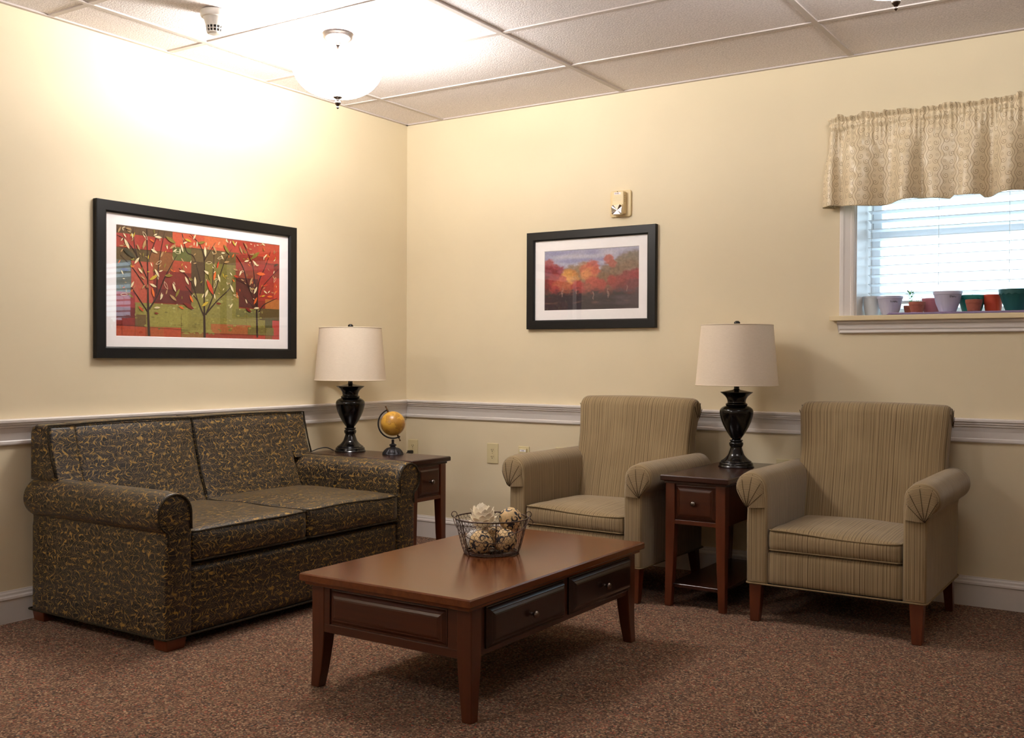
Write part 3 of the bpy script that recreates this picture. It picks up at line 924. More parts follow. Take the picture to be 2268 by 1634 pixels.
# ================================================================== CEILING FIXTURES
def fixture(x, y, k, label):
    t = empty('ceiling_light', (x, y, H), 0, label, 'ceiling light', 'domed ceiling lights')
    bm = bmesh.new()
    lathe(bm, smooth_prof([(0.0, -0.001), (0.066, -0.001), (0.068, -0.010), (0.060, -0.024), (0.040, -0.034), (0.012, -0.038), (0.010, -0.05)], 3), 48)
    link('canopy', bm, M['nickel'], t, smooth=True, angle=40)
    bm = bmesh.new()
    tube(bm, [(0, 0, -0.03), (0, 0, -0.285)], 0.006, 10)
    link('stem', bm, M['nickel'], t, smooth=True)
    bm = bmesh.new()
    outer = smooth_prof([(0.012, -0.277), (0.05, -0.276), (0.10, -0.264), (0.15, -0.237), (0.185, -0.195), (0.203, -0.150), (0.208, -0.142)], 3)
    inner = [(r - 0.004, z + 0.005) for r, z in outer][::-1]
    lathe(bm, outer + inner + [outer[0]], 64)
    fix_normals(bm)
    dim = k < 0.55
    link('glass_bowl', bm, M['bowl_glass_dim'] if dim else M['bowl_glass'], t, smooth=True)
    bm = bmesh.new()
    lathe(bm, smooth_prof([(0.0, -0.272), (0.020, -0.277), (0.019, -0.281), (0.008, -0.288), (0.007, -0.292), (0.013, -0.299), (0.0135, -0.306), (0.007, -0.315), (0.004, -0.319), (0.0065, -0.324), (0.0, -0.331)], 4), 24)
    link('finial', bm, M['nickel'], t, smooth=True)
    for a in (0, 120, 240):     # bulbs
        bm = bmesh.new()
        c = (0.075 * cos(radians(a)), 0.075 * sin(radians(a)), -0.165)
        lathe(bm, [(0.0, -0.03), (0.018, -0.024), (0.028, -0.008), (0.028, 0.008), (0.018, 0.028), (0.013, 0.045), (0.0, 0.046)], 16, c)
        link('bulb', bm, M['bowl_glass'], t, smooth=True)
    ld = bpy.data.lights.new('bulb_glow', 'POINT')
    ld.energy = BULB_W * k; ld.color = WARM; ld.shadow_soft_size = 0.07
    lo = bpy.data.objects.new('bulb_glow', ld); COL.objects.link(lo)
    lo.parent = t; lo.location = (0, 0, -0.115)
    return t
fixture(*FIX[0], 'lit frosted glass bowl ceiling light near the corner, beside the smoke detector')
fixture(*FIX[1], 'ceiling light above the window side, only its dark finial showing at the top edge')
fixture(*FIX[2], 'unseen bowl ceiling light added to brighten the room, over the open carpet past the near end of the sofa')
fixture(*FIX[3], 'unseen bowl ceiling light added to brighten the room, over the open carpet, farthest from the room corner')

sd = empty('smoke_detector', (0.645, -2.05, H), 0, 'white round smoke detector on the ceiling tile left of the lit bowl light', 'smoke detector')
bm = bmesh.new()
lathe(bm, [(0, -0.0), (0.056, -0.0), (0.057, -0.004), (0.057, -0.020), (0.053, -0.026), (0.047, -0.028), (0.043, -0.034), (0.034, -0.062), (0.0, -0.062)], 48)
fix_normals(bm); link('housing', bm, M['white_plastic'], sd, smooth=True, angle=35)
bm = bmesh.new()
lathe(bm, [(0.0, -0.060), (0.029, -0.060), (0.027, -0.084), (0, -0.084)], 32)
fix_normals(bm); link('sensor_chamber', bm, M['slot'], sd)
bm = bmesh.new()
for i in range(14):
    a = 2 * pi * i / 14
    tube(bm, [(0.033 * cos(a), 0.033 * sin(a), -0.061), (0.029 * cos(a), 0.029 * sin(a), -0.088)], 0.0022, 6)
for zz, r in ((-0.074, 0.031),):
    tube(bm, [(r * cos(2 * pi * i / 32), r * sin(2 * pi * i / 32), zz) for i in range(32)], 0.0018, 6, closed=True)
lathe(bm, [(0.0, -0.085), (0.029, -0.085), (0.030, -0.090), (0.022, -0.094), (0, -0.095)], 32)
link('grille', bm, M['white_plastic'], sd)

# ================================================================== ARMCHAIRS
def make_armchair():
    t = empty('armchair')
    S = M['stripe']
    # arms
    ins, outs = 0.268, 0.355
    cx, cz, R_ = 0.338, 0.560, 0.067
    prof = [(ins, 0.16), (outs, 0.16), (outs + 0.002, 0.40), (outs, 0.465), (outs + 0.004, 0.490)] + arc_pts(cx, cz, R_, -62, 176, 22) + [(ins, 0.52), (ins, 0.34)]
    for sx in (-1, 1):
        bm = bmesh.new()
        def fm(a, b, d):
            # outward curve of the roll tapers away towards the back, top dips at the very front
            k = max(0, (b - 0.5) / 0.15)
            dip = -0.012 * max(0, (-0.30 - d) / 0.07) ** 2 * k
            return (sx * a, d, b + dip)
        extrude(bm, prof, -0.37, 0.285, fm, rnd=0.014, nr=4, nd=12)
        fix_normals(bm)
        arm = link('arm', bm, S, t, smooth=True, angle=50)
        # fan of pleats closing the roll
        bm = bmesh.new(); uvl = bm.loops.layers.uv.verify()
        piv = (0.350, 0.473)
        rim = arc_pts(cx, cz - 0.006, R_ - 0.009, -48, 196, 25)
        rim = rim + [(0.276, 0.506), (0.275, 0.478)]
        nsg = len(rim)
        grid = []
        SS = [0.0, .15, .3, .45, .6, .75, .88, .96, 1.0]
        for q in rim:
            colv = []
            for s in SS:
                px, pz = piv[0] + (q[0] - piv[0]) * s, piv[1] + (q[1] - piv[1]) * s
                dd = 0.003 + 0.014 * sqrt(max(0, 1 - s ** 2.5)) * min(1, s * 3 + 0.25)
                colv.append(bm.verts.new((sx * px, -0.368 - dd, pz)))
            grid.append(colv)
        for i in range(nsg - 1):
            wedge = i // 5
            for j in range(len(SS) - 1):
                f = bm.faces.new((grid[i][j], grid[i][j + 1], grid[i + 1][j + 1], grid[i + 1][j]))
                m0 = rim[min(wedge * 5 + 2, nsg - 1)]
                dx, dz = m0[0] - piv[0], m0[1] - piv[1]
                ln = sqrt(dx * dx + dz * dz); dx /= ln; dz /= ln
                for l in f.loops:
                    c = l.vert.co
                    l[uvl].uv = (2.3 * ((sx * c.x - piv[0]) * dx + (c.z - piv[1]) * dz), (-(sx * c.x - piv[0]) * dz + (c.z - piv[1]) * dx))
        bmesh.ops.remove_doubles(bm, verts=bm.verts, dist=1e-4)
        fix_normals(bm)
        cap = link('pleated_cap', bm, S, arm, smooth=True)
        bm = bmesh.new()
        for i in range(0, nsg, 5):
            q = rim[i]
            pts = []
            for s in [k / 8 for k in range(9)]:
                px, pz = piv[0] + (q[0] - piv[0]) * s, piv[1] + (q[1] - piv[1]) * s
                dd = 0.003 + 0.014 * sqrt(max(0, 1 - s ** 2.5)) * min(1, s * 3 + 0.25)
                pts.append((sx * px, -0.3683 - dd, pz))
            tube(bm, pts, 0.0011, 5)
        link('pleat_seam', bm, M['seam'], arm)
    # back
    bm = bmesh.new()
    bp = [(0.06, 0.16), (0.300, 0.16), (0.292, 0.45), (0.300, 0.70), (0.318, 0.768)] + arc_pts(0.287, 0.832, 0.061, -38, 168, 18) + [(0.220, 0.79), (0.206, 0.70), (0.182, 0.58), (0.150, 0.46), (0.128, 0.38), (0.10, 0.30)]
    def fb(a, b, d):
        k = max(0.0, 1 - (d / 0.325) ** 2)
        f = max(0, min(1, (b - 0.3) / 0.2)) * (1 if a < 0.27 else 0)
        wz = 1 + 0.03 * max(0, min(1, (b - 0.72) / 0.12))
        return (d * wz, a - 0.014 * k * f, b + (0.008 * k if b > 0.8 else 0))
    extrude(bm, bp, -0.318, 0.318, fb, rnd=0.028, nr=5, nd=14)
    fix_normals(bm)
    bk = link('backrest', bm, S, t, smooth=True, angle=60)
    for sx in (-1, 1):
        bm = bmesh.new()
        for a in (150, 100, 55, 10):
            pts = []
            for s in [k / 5 for k in range(1, 6)]:
                px = 0.292 + (0.287 + 0.048 * cos(radians(a)) - 0.292) * s
                pz = 0.785 + (0.832 + 0.048 * sin(radians(a)) - 0.785) * s
                pts.append((sx * (0.3285), px, pz))
            tube(bm, pts, 0.0014, 5)
        link('pleat_seam', bm, M['seam'], bk)
    # front rail and deck
    bm = bmesh.new()
    cushion(bm, -0.270, 0.270, -0.362, 0.12, 0.16, 0.298, r=0.014, crown=0.0, n=12, front_puff=0.004)
    link('seat_rail', bm, S, t, smooth=True)
    # seat cushion
    wav = lambda px, py: -0.007 * sin((px + 0.25) * 2.4) * (0.3 + 0.7 * max(0, -py)) + 0.004 * noise.noise(Vector((px * 2, py * 2, 3)))
    bm = bmesh.new()
    cushion(bm, -0.264, 0.264, -0.366, 0.15, 0.302, 0.382, r=0.016, crown=0.030, n=18, front_puff=0.008, topshape=wav)
    sc = link('seat_cushion', bm, S, t, smooth=True)
    bm = bmesh.new()
    tube(bm, piping_loop(-0.262, 0.262, -0.366, 0.148, 0.379, 0.02, zf=wav), 0.0032, 6, closed=True)
    link('piping', bm, M['welt'], sc, smooth=True); bm = bmesh.new()
    tube(bm, piping_loop(-0.262, 0.262, -0.366, 0.148, 0.305, 0.02), 0.0032, 6, closed=True)
    link('piping', bm, M['welt'], sc, smooth=True)
    bm = bmesh.new()
    tube(bm, piping_loop(-0.357, 0.357, -0.371, 0.302, 0.160, 0.016), 0.0035, 6, closed=True)
    link('welt', bm, M['welt'], t, smooth=True)
    bm = bmesh.new(); box(bm, -0.34, 0.34, -0.355, 0.29, 0.150, 0.162)
    link('dust_cover', bm, M['underside'], t)
    # legs
    for sx in (-1, 1):
        bm = bmesh.new()
        e = lambda a, b: (min(sx * a, sx * b), max(sx * a, sx * b))
        taper_leg(bm, [(0.158, *e(0.292, 0.345), -0.362, -0.312), (0.0, *e(0.302, 0.340), -0.364, -0.330)])
        fix_normals(bm); bevel_all(bm, 0.003, 2)
        link('leg', bm, M['leg_wood'], t)
        bm = bmesh.new()
        taper_leg(bm, [(0.158, *e(0.300, 0.343), 0.225, 0.275), (0.0, *e(0.306, 0.338), 0.275, 0.312)])
        fix_normals(bm); bevel_all(bm, 0.003, 2)
        link('leg', bm, M['leg_wood'], t)
    return t
ch = make_armchair()
ch.location = (2.848, -0.45, 0)
tag(ch, 'striped tan armchair under the window, right of the small drawer table', 'armchair', 'striped armchairs against the back wall')
c2 = copy_tree(ch)
c2.location = (1.664, -0.45, 0); c2.rotation_euler = (0, 0, radians(-1.5))
tag(c2, 'striped tan armchair below the red landscape picture, left of the small drawer table', 'armchair')

# ================================================================== SOFA
so_ = empty('sofa', (0.45, -1.765, 0), radians(90), 'two-seat sofa in dark leafy satin with rolled arms against the left wall', 'sofa')
LF = M['leaf']
prof = [(0.605, 0.047), (0.725, 0.047), (0.725, 0.395), (0.722, 0.415), (0.722, 0.4345)] + arc_pts(0.686, 0.511, 0.080, -62, 176, 24) + [(0.605, 0.45), (0.605, 0.25)]
for sx in (-1, 1):
    bm = bmesh.new()
    extrude(bm, prof, -0.45, 0.40, lambda a, b, d: (sx * a, d, b - 0.006 * max(0, (-0.38 - d) / 0.07) ** 2 * max(0, (b - .42) / .17)), rnd=0.010, nr=3, nd=14)
    fix_normals(bm)
    arm = link('arm', bm, LF, so_, smooth=True, angle=50)
    bm = bmesh.new()
    pr = inset_poly(prof, 0.006)
    top = pr[3:-2]
    tube(bm, [(sx * a, -0.4535, b - 0.004) for a, b in [pr[2]] + top + [pr[-2]]], 0.0042, 6, cap=True)
    link('piping', bm, M['dark_welt'], arm, smooth=True)
bp = [(0.10, 0.30), (0.425, 0.05), (0.425, 0.775), (0.412, 0.803), (0.385, 0.812), (0.318, 0.812), (0.298, 0.806), (0.288, 0.79), (0.280, 0.74), (0.262, 0.66), (0.235, 0.56), (0.195, 0.46), (0.150, 0.38)]
for sx in (-1, 1):
    def fb(a, b, d, sx=sx):
        k = sin(pi * min(1, max(0, d / 0.605))) ** 0.6
        f = sin(pi * min(1, max(0, (b - 0.36) / 0.45))) if a < 0.31 else 0
        return (sx * d, a - 0.030 * k * f, b + 0.006 * k * (1 if b > 0.76 else 0))
    bm = bmesh.new()
    extrude(bm, bp, 0.001, 0.606, fb, rnd=0.012, nr=4, nd=14)
    # swap UV so that arc length runs down the back
    fix_normals(bm)
    b_ = link('back_cushion', bm, LF, so_, smooth=True, angle=60)
    ear = [(0.232, 0.580), (0.425, 0.580), (0.425, 0.775), (0.412, 0.800), (0.385, 0.810), (0.318, 0.810), (0.300, 0.804), (0.290, 0.79), (0.281, 0.74), (0.262, 0.66)]
    bm = bmesh.new()
    extrude(bm, ear, 0.596, 0.722, lambda a, b, d: (sx * d, a - 0.004, b), rnd=0.016, nr=4, nd=4)
    fix_normals(bm)
    link('back_end', bm, LF, b_, smooth=True, angle=60)
    bm = bmesh.new()
    pts = [(sx * d, 0.290 - 0.004 * sin(pi * min(1, d / 0.606)), 0.8075 + 0.005 * sin(pi * min(1, d / .606)) ** .6) for d in [0.72 * i / 30 for i in range(31)]]
    pts += [(sx * 0.724, 0.286, 0.76), (sx * 0.724, 0.262, 0.67), (sx * 0.722, 0.236, 0.60)]
    tube(bm, pts, 0.0045, 6)
    if sx > 0:
        tube(bm, [(0, 0.4, 0.812), (0, 0.300, 0.809), (0, 0.285, 0.79), (0, 0.270, 0.74), (0, 0.252, 0.66), (0, 0.226, 0.56), (0, 0.186, 0.46)], 0.003, 6)
    link('piping', bm, M['dark_welt'], b_, smooth=True)
    # seat cushions
    a0, a1 = (0.003, 0.602) if sx > 0 else (-0.602, -0.003)
    bm = bmesh.new()
    ts = lambda px, py: 0.006 * noise.noise(Vector((px * 1.5 + sx, py * 1.5, 3)))
    cushion(bm, a0, a1, -0.455, 0.20, 0.318, 0.435 + (0.006 if sx > 0 else 0), r=0.020, crown=0.022, n=16, front_puff=0.010, seed=sx * 5, topshape=ts)
    sc = link('seat_cushion', bm, LF, so_, smooth=True)
    bm = bmesh.new()
    tube(bm, piping_loop(a0 + .002, a1 - .002, -0.457, 0.19, 0.432 + (0.006 if sx > 0 else 0), 0.022, zf=ts), 0.0042, 6, closed=True)
    link('piping', bm, M['dark_welt'], sc, smooth=True); bm = bmesh.new()
    tube(bm, piping_loop(a0 + .002, a1 - .002, -0.457, 0.19, 0.322, 0.022), 0.0042, 6, closed=True)
    link('piping', bm, M['dark_welt'], sc, smooth=True)
bm = bmesh.new()
cushion(bm, -0.61, 0.61, -0.438, 0.3, 0.047, 0.302, r=0.016, crown=0.0, n=16, front_puff=0.004)
link('seat_rail', bm, LF, so_, smooth=True)
bm = bmesh.new()
tube(bm, piping_loop(-0.727, 0.727, -0.452, 0.425, 0.048, 0.012), 0.004, 6, closed=True)
link('welt', bm, M['dark_welt'], so_, smooth=True)
bm = bmesh.new(); box(bm, -0.715, 0.715, -0.43, 0.41, 0.040, 0.06)
link('dust_cover', bm, M['underside'], so_)
for sx in (-1, 1):
    for (ya, yb) in ((-0.445, -0.365), (0.33, 0.41)):
        bm = bmesh.new()
        x0, x1 = sorted((sx * 0.625, sx * 0.718))
        taper_leg(bm, [(0.046, x0, x1, ya, yb), (0.0, x0 + 0.006, x1 - 0.006, ya + 0.006, yb - 0.006)])
        fix_normals(bm); bevel_all(bm, 0.003, 2)
        link('leg', bm, M['leg_wood'], so_)

# ================================================================== TABLES
def raised_panel(bm, u0, u1, z0, z1, base, h, wid, f, lip=0.003):
    """moulded panel: f(u, z, out) -> xyz"""
    st = [(0, 0), (0, h * 0.30), (lip, h * 0.32), (lip + wid * 0.42, h * 0.78), (lip + wid * 0.52, h * 0.78), (lip + wid * 0.8, h * 0.96), (lip + wid, h)]
    rings = []
    for ins, o in st:
        rings.append([bm.verts.new(f(u, z, base + o)) for u, z in ((u0 + ins, z0 + ins), (u1 - ins, z0 + ins), (u1 - ins, z1 - ins), (u0 + ins, z1 - ins))])
    for a, b in zip(rings, rings[1:]):
        for i in range(4):
            j = (i + 1) % 4
            bm.faces.new((a[i], a[j], b[j], b[i]))
    bm.faces.new(rings[-1]); bm.faces.new(rings[0][::-1])
    fix_normals(bm)

def table_top(bm, hx, hy, z0, z1):
    # square edged slab with an ogee shadow line underneath
    st = [(-0.014, z0 - 0.012), (-0.014, z0 - 0.004), (-0.008, z0), (-0.002, z0), (0, z0 + 0.003), (0, z1 - 0.004), (-0.004, z1)]
    rings = []
    for d, z in st:
        rings.append([bm.verts.new((sx * (hx + d), sy * (hy + d), z)) for sx, sy in ((-1, -1), (1, -1), (1, 1), (-1, 1))])
    for a, b in zip(rings, rings[1:]):
        for i in range(4):
            j = (i + 1) % 4
            bm.faces.new((a[i], a[j], b[j], b[i]))
    bm.faces.new(rings[0][::-1]); bm.faces.new(rings[-1])
    fix_normals(bm)

def knob(parent, loc, out):
    bm = bmesh.new()
    lathe(bm, smooth_prof([(0.0, 0.0), (0.006, 0.0), (0.0045, 0.008), (0.006, 0.013), (0.0115, 0.017), (0.012, 0.022), (0.008, 0.027), (0.0, 0.028)], 3), 24)
    o = link('knob', bm, M['nickel'], parent, smooth=True, loc=loc)
    o.rotation_euler = out
    return o

ct = empty('coffee_table', (1.925, -1.91, 0), 0, 'low cherry wood coffee table with two drawers in front of the sofa', 'coffee table')
bm = bmesh.new(); table_top(bm, 0.347, 0.580, 0.354, 0.380)
link('tabletop', bm, M['table_wood'], ct)
LX, LY = 0.325, 0.543     # outer faces of the legs
bm = bmesh.new()
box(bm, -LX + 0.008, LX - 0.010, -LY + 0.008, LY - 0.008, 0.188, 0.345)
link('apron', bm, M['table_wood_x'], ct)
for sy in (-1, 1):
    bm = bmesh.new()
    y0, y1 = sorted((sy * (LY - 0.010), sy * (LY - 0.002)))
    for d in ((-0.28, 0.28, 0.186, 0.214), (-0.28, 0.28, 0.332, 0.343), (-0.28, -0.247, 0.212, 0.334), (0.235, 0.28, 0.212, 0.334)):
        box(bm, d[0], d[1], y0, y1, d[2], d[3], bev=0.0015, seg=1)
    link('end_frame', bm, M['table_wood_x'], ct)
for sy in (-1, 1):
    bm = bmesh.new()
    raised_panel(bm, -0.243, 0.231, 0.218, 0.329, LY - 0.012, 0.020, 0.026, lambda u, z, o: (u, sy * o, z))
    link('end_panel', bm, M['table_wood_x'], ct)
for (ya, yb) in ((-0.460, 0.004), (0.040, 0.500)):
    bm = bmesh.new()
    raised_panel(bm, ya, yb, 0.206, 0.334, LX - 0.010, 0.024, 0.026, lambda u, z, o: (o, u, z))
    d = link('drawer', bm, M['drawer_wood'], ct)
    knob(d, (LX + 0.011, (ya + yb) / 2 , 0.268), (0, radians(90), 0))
for sx in (-1, 1):
    for sy in (-1, 1):
        bm = bmesh.new()
        def rg(w, off, sx=sx, sy=sy):
            x = sorted((sx * (LX - off), sx * (LX - off - w))); y = sorted((sy * (LY - off), sy * (LY - off - w)))
            return (*x, *y)
        taper_leg(bm, [(0.344, *rg(0.054, 0)), (0.19, *rg(0.054, 0)), (0.14, *rg(0.050, 0.0005)), (0.07, *rg(0.043, 0)), (0.0, *rg(0.036, -0.003))])
        fix_normals(bm); bevel_all(bm, 0.003, 2, 40)
        link('leg', bm, M['table_wood_z'], ct)

def make_end_table():
    t = empty('end_table')
    bm = bmesh.new(); table_top(bm, 0.158, 0.375, 0.556, 0.580)
    link('tabletop', bm, M['end_top'], t)
    ox, oy = 0.139, 0.358
    bm = bmesh.new(); box(bm, -ox + 0.008, ox - 0.008, -oy + 0.01, oy - 0.008, 0.368, 0.547)
    link('case', bm, M['table_wood_z'], t)
    bm = bmesh.new(); box(bm, -ox + 0.04, ox - 0.04, -oy + 0.002, -oy + 0.012, 0.366, 0.384, bev=0.001, seg=1)
    link('drawer_rail', bm, M['leg_wood'], t)
    bm = bmesh.new()
    raised_panel(bm, -0.092, 0.092, 0.388, 0.537, oy - 0.012, 0.016, 0.022, lambda u, z, o: (u, -o, z))
    d = link('drawer', bm, M['table_wood_x'], t)
    knob(d, (0.0, -oy - 0.003, 0.462), (radians(90), 0, 0))
    bm = bmesh.new(); box(bm, -ox + 0.012, ox - 0.012, -oy + 0.015, oy - 0.015, 0.084, 0.100, bev=0.002, seg=1)
    link('lower_shelf', bm, M['end_top'], t)
    for sx in (-1, 1):
        for sy in (-1, 1):
            bm = bmesh.new()
            def rg(w, off):
                x = sorted((sx * (ox - off), sx * (ox - off - w))); y = sorted((sy * (oy - off), sy * (oy - off - w)))
                return (*x, *y)
            taper_leg(bm, [(0.548, *rg(0.044, 0)), (0.365, *rg(0.044, 0)), (0.18, *rg(0.038, 0)), (0.0, *rg(0.030, -0.002))])
            fix_normals(bm); bevel_all(bm, 0.0025, 2, 40)
            link('leg', bm, M['leg_wood'], t)
    return t
et = make_end_table()
et.location = (2.242, -0.415, 0)
tag(et, 'narrow cherry end table with one drawer standing between the two armchairs', 'end table', 'narrow end tables')
e2 = copy_tree(et)
e2.location = (0.455, -0.811, 0); e2.rotation_euler = (0, 0, radians(90))
tag(e2, 'narrow cherry end table in the corner behind the sofa arm, under the globe', 'end table')

# ================================================================== TABLE LAMPS
def make_lamp():
    t = empty('table_lamp')
    def P(y, r): return (r / 1217.6, (518 - y) / 1217.6)
    base = [(0, 0.0), P(518, 96), P(506, 97), P(494, 95), P(488, 86), P(484, 86), P(470, 66), P(450, 48), P(430, 40), P(412, 34), P(402, 33)]
    neck = [P(402, 33), P(400, 36), P(390, 40), P(380, 40), P(374, 34), P(371, 33), P(367, 38), P(362, 36), P(360, 28)]
    body = [P(360, 22), P(352, 30), P(320, 52), P(280, 74), P(240, 89), P(205, 96), P(185, 92), P(172, 78), P(164, 60)]
    coll = [P(164, 58), P(160, 62), P(154, 62), P(150, 57), P(146, 52), P(130, 54), P(112, 64), P(98, 80), P(88, 92), P(85, 92), P(84, 84), P(78, 50), P(72, 20), P(68, 18)]
    bm = bmesh.new(); lathe(bm, smooth_prof(base, 3), 56); link('base', bm, M['black'], t, smooth=True, angle=50)
    bm = bmesh.new(); lathe(bm, smooth_prof(neck, 3), 48); link('collar', bm, M['black'], t, smooth=True, angle=60)
    bm = bmesh.new(); lathe(bm, smooth_prof(body, 4), 64); link('urn_body', bm, M['black'], t, smooth=True)
    bm = bmesh.new(); lathe(bm, smooth_prof(coll, 3), 56); link('flared_neck', bm, M['black'], t, smooth=True, angle=50)
    bm = bmesh.new(); tube(bm, [(0, 0, 0.365), (0, 0, 0.42)], 0.0125, 20); tube(bm, [(0, 0, 0.42), (0, 0, 0.66)], 0.004, 10)
    link('stem', bm, M['black'], t, smooth=True, angle=50)
    zb, zt, rb, rtp = 0.388, 0.672, 0.193, 0.168
    bm = bmesh.new()
    lathe(bm, [(rb, zb), (rtp, zt), (rtp - 0.002, zt), (rb - 0.002, zb), (rb, zb)], 72)
    fix_normals(bm)
    sh = link('lampshade', bm, M['shade'], t, smooth=True, angle=50)
    bm = bmesh.new()
    lathe(bm, [(rb - 0.0026, zb + 0.001), (rtp - 0.0026, zt - 0.001)], 72)
    link('lining', bm, M['shade_in'], sh, smooth=True)
    for z, r in ((zb, rb), (zt, rtp)):
        bm = bmesh.new()
        tube(bm, [(r * cos(2 * pi * i / 72), r * sin(2 * pi * i / 72), z) for i in range(72)], 0.0022, 6, closed=True)
        link('rim_tape', bm, M['shade'], sh, smooth=True)
    bm = bmesh.new()
    for k in range(3):
        a = 2 * pi * k / 3 + 0.4
        tube(bm, [(0, 0, zt - 0.012), (rtp * cos(a), rtp * sin(a), zt - 0.003)], 0.0018, 6)
    link('spider', bm, M['black'], sh)
    bm = bmesh.new(); lathe(bm, smooth_prof([(0, zt - 0.016), (0.008, zt - 0.014), (0.008, zt - 0.006), (0.0095, zt), (0.0145, zt + 0.006), (0.014, zt + 0.014), (0.008, zt + 0.020), (0, zt + 0.021)], 3), 24)
    link('finial', bm, M['black'], t, smooth=True)
    return t
lp = make_lamp()
lp.location = (2.238, -0.275, 0.580)
tag(lp, 'black urn table lamp with white drum shade between the armchairs', 'table lamp', 'matching urn table lamps')
l2 = copy_tree(lp)
l2.location = (0.215, -0.745, 0.580)
tag(l2, 'black urn table lamp with white drum shade in the corner beside the globe', 'table lamp')

# lamp cord on the corner table
bm = bmesh.new()
pts = smooth_prof([(0.148, -0.802, 0.584), (0.125, -0.83, 0.600), (0.105, -0.87, 0.598), (0.090, -0.915, 0.584), (0.086, -0.932, 0.5838)], 6)
tube(bm, pts, 0.0028, 8)
for v in bm.verts: v.co -= Vector(l2.location)
link('power_cord', bm, M['cord'], l2, smooth=True)

# ------------------------------------------------------------------ globe
gl = empty('desk_globe', (0.525, -0.755, 0.580), 0, 'small antique yellow globe on black stand on the corner table', 'globe')
C3 = (0, 0, 0.163)
bm = bmesh.new()
lathe(bm, smooth_prof([(0, 0), (0.052, 0), (0.053, 0.006), (0.050, 0.012), (0.044, 0.022), (0.030, 0.034), (0.017, 0.038), (0.014, 0.044), (0.019, 0.048), (0.019, 0.052), (0.012, 0.056), (0.007, 0.060), (0.007, 0.078), (0, 0.079)], 3), 64)
for v in bm.verts:
    r = sqrt(v.co.x ** 2 + v.co.y ** 2)
    if 0.018 < r and v.co.z < 0.036 and v.co.z > 0.004:
        a = atan2(v.co.y, v.co.x)
        k = 1 + 0.05 * cos(a * 16)
        v.co.x *= k; v.co.y *= k
link('base', bm, M['iron'], gl, smooth=True, angle=50)
# meridian arc lies in the plane facing the viewer
ax = Vector((cos(YAW), sin(YAW), 0))
R_ = 0.077
bm = bmesh.new()
def mer(a): return Vector(C3) + ax * R_ * cos(radians(a)) + Vector((0, 0, 1)) * R_ * sin(radians(a))
pts = [mer(a) for a in range(113, 303, 6)]
rings = []
side = ax.cross(Vector((0, 0, 1)))
for p in pts:
    n_ = (p - Vector(C3)).normalized()
    rings.append([bm.verts.new(p + n_ * u + side * w) for u, w in ((-0.003, -0.006), (0.004, -0.006), (0.004, 0.006), (-0.003, 0.006))])
for a, b in zip(rings, rings[1:]):
    for i in range(4):
        bm.faces.new((a[i], a[(i + 1) % 4], b[(i + 1) % 4], b[i]))
bm.faces.new(rings[0]); bm.faces.new(rings[-1][::-1]); fix_normals(bm)
link('meridian_arc', bm, M['iron'], gl)
for a in (113, 293):
    bm = bmesh.new()
    n_ = (mer(a) - Vector(C3)).normalized()
    c = Vector(C3)
    tube(bm, [c + n_ * q for q in (0.062, 0.070, 0.083, 0.088, 0.093, 0.098, 0.1005)], [0.003, 0.006, 0.005, 0.003, 0.003, 0.006, 0.002], 12)
    link('pivot', bm, M['bronze'], gl, smooth=True)
bm = bmesh.new()
bmesh.ops.create_uvsphere(bm, u_segments=48, v_segments=32, radius=0.0645)
link('ball', bm, M['globe'], gl, smooth=True, loc=C3)

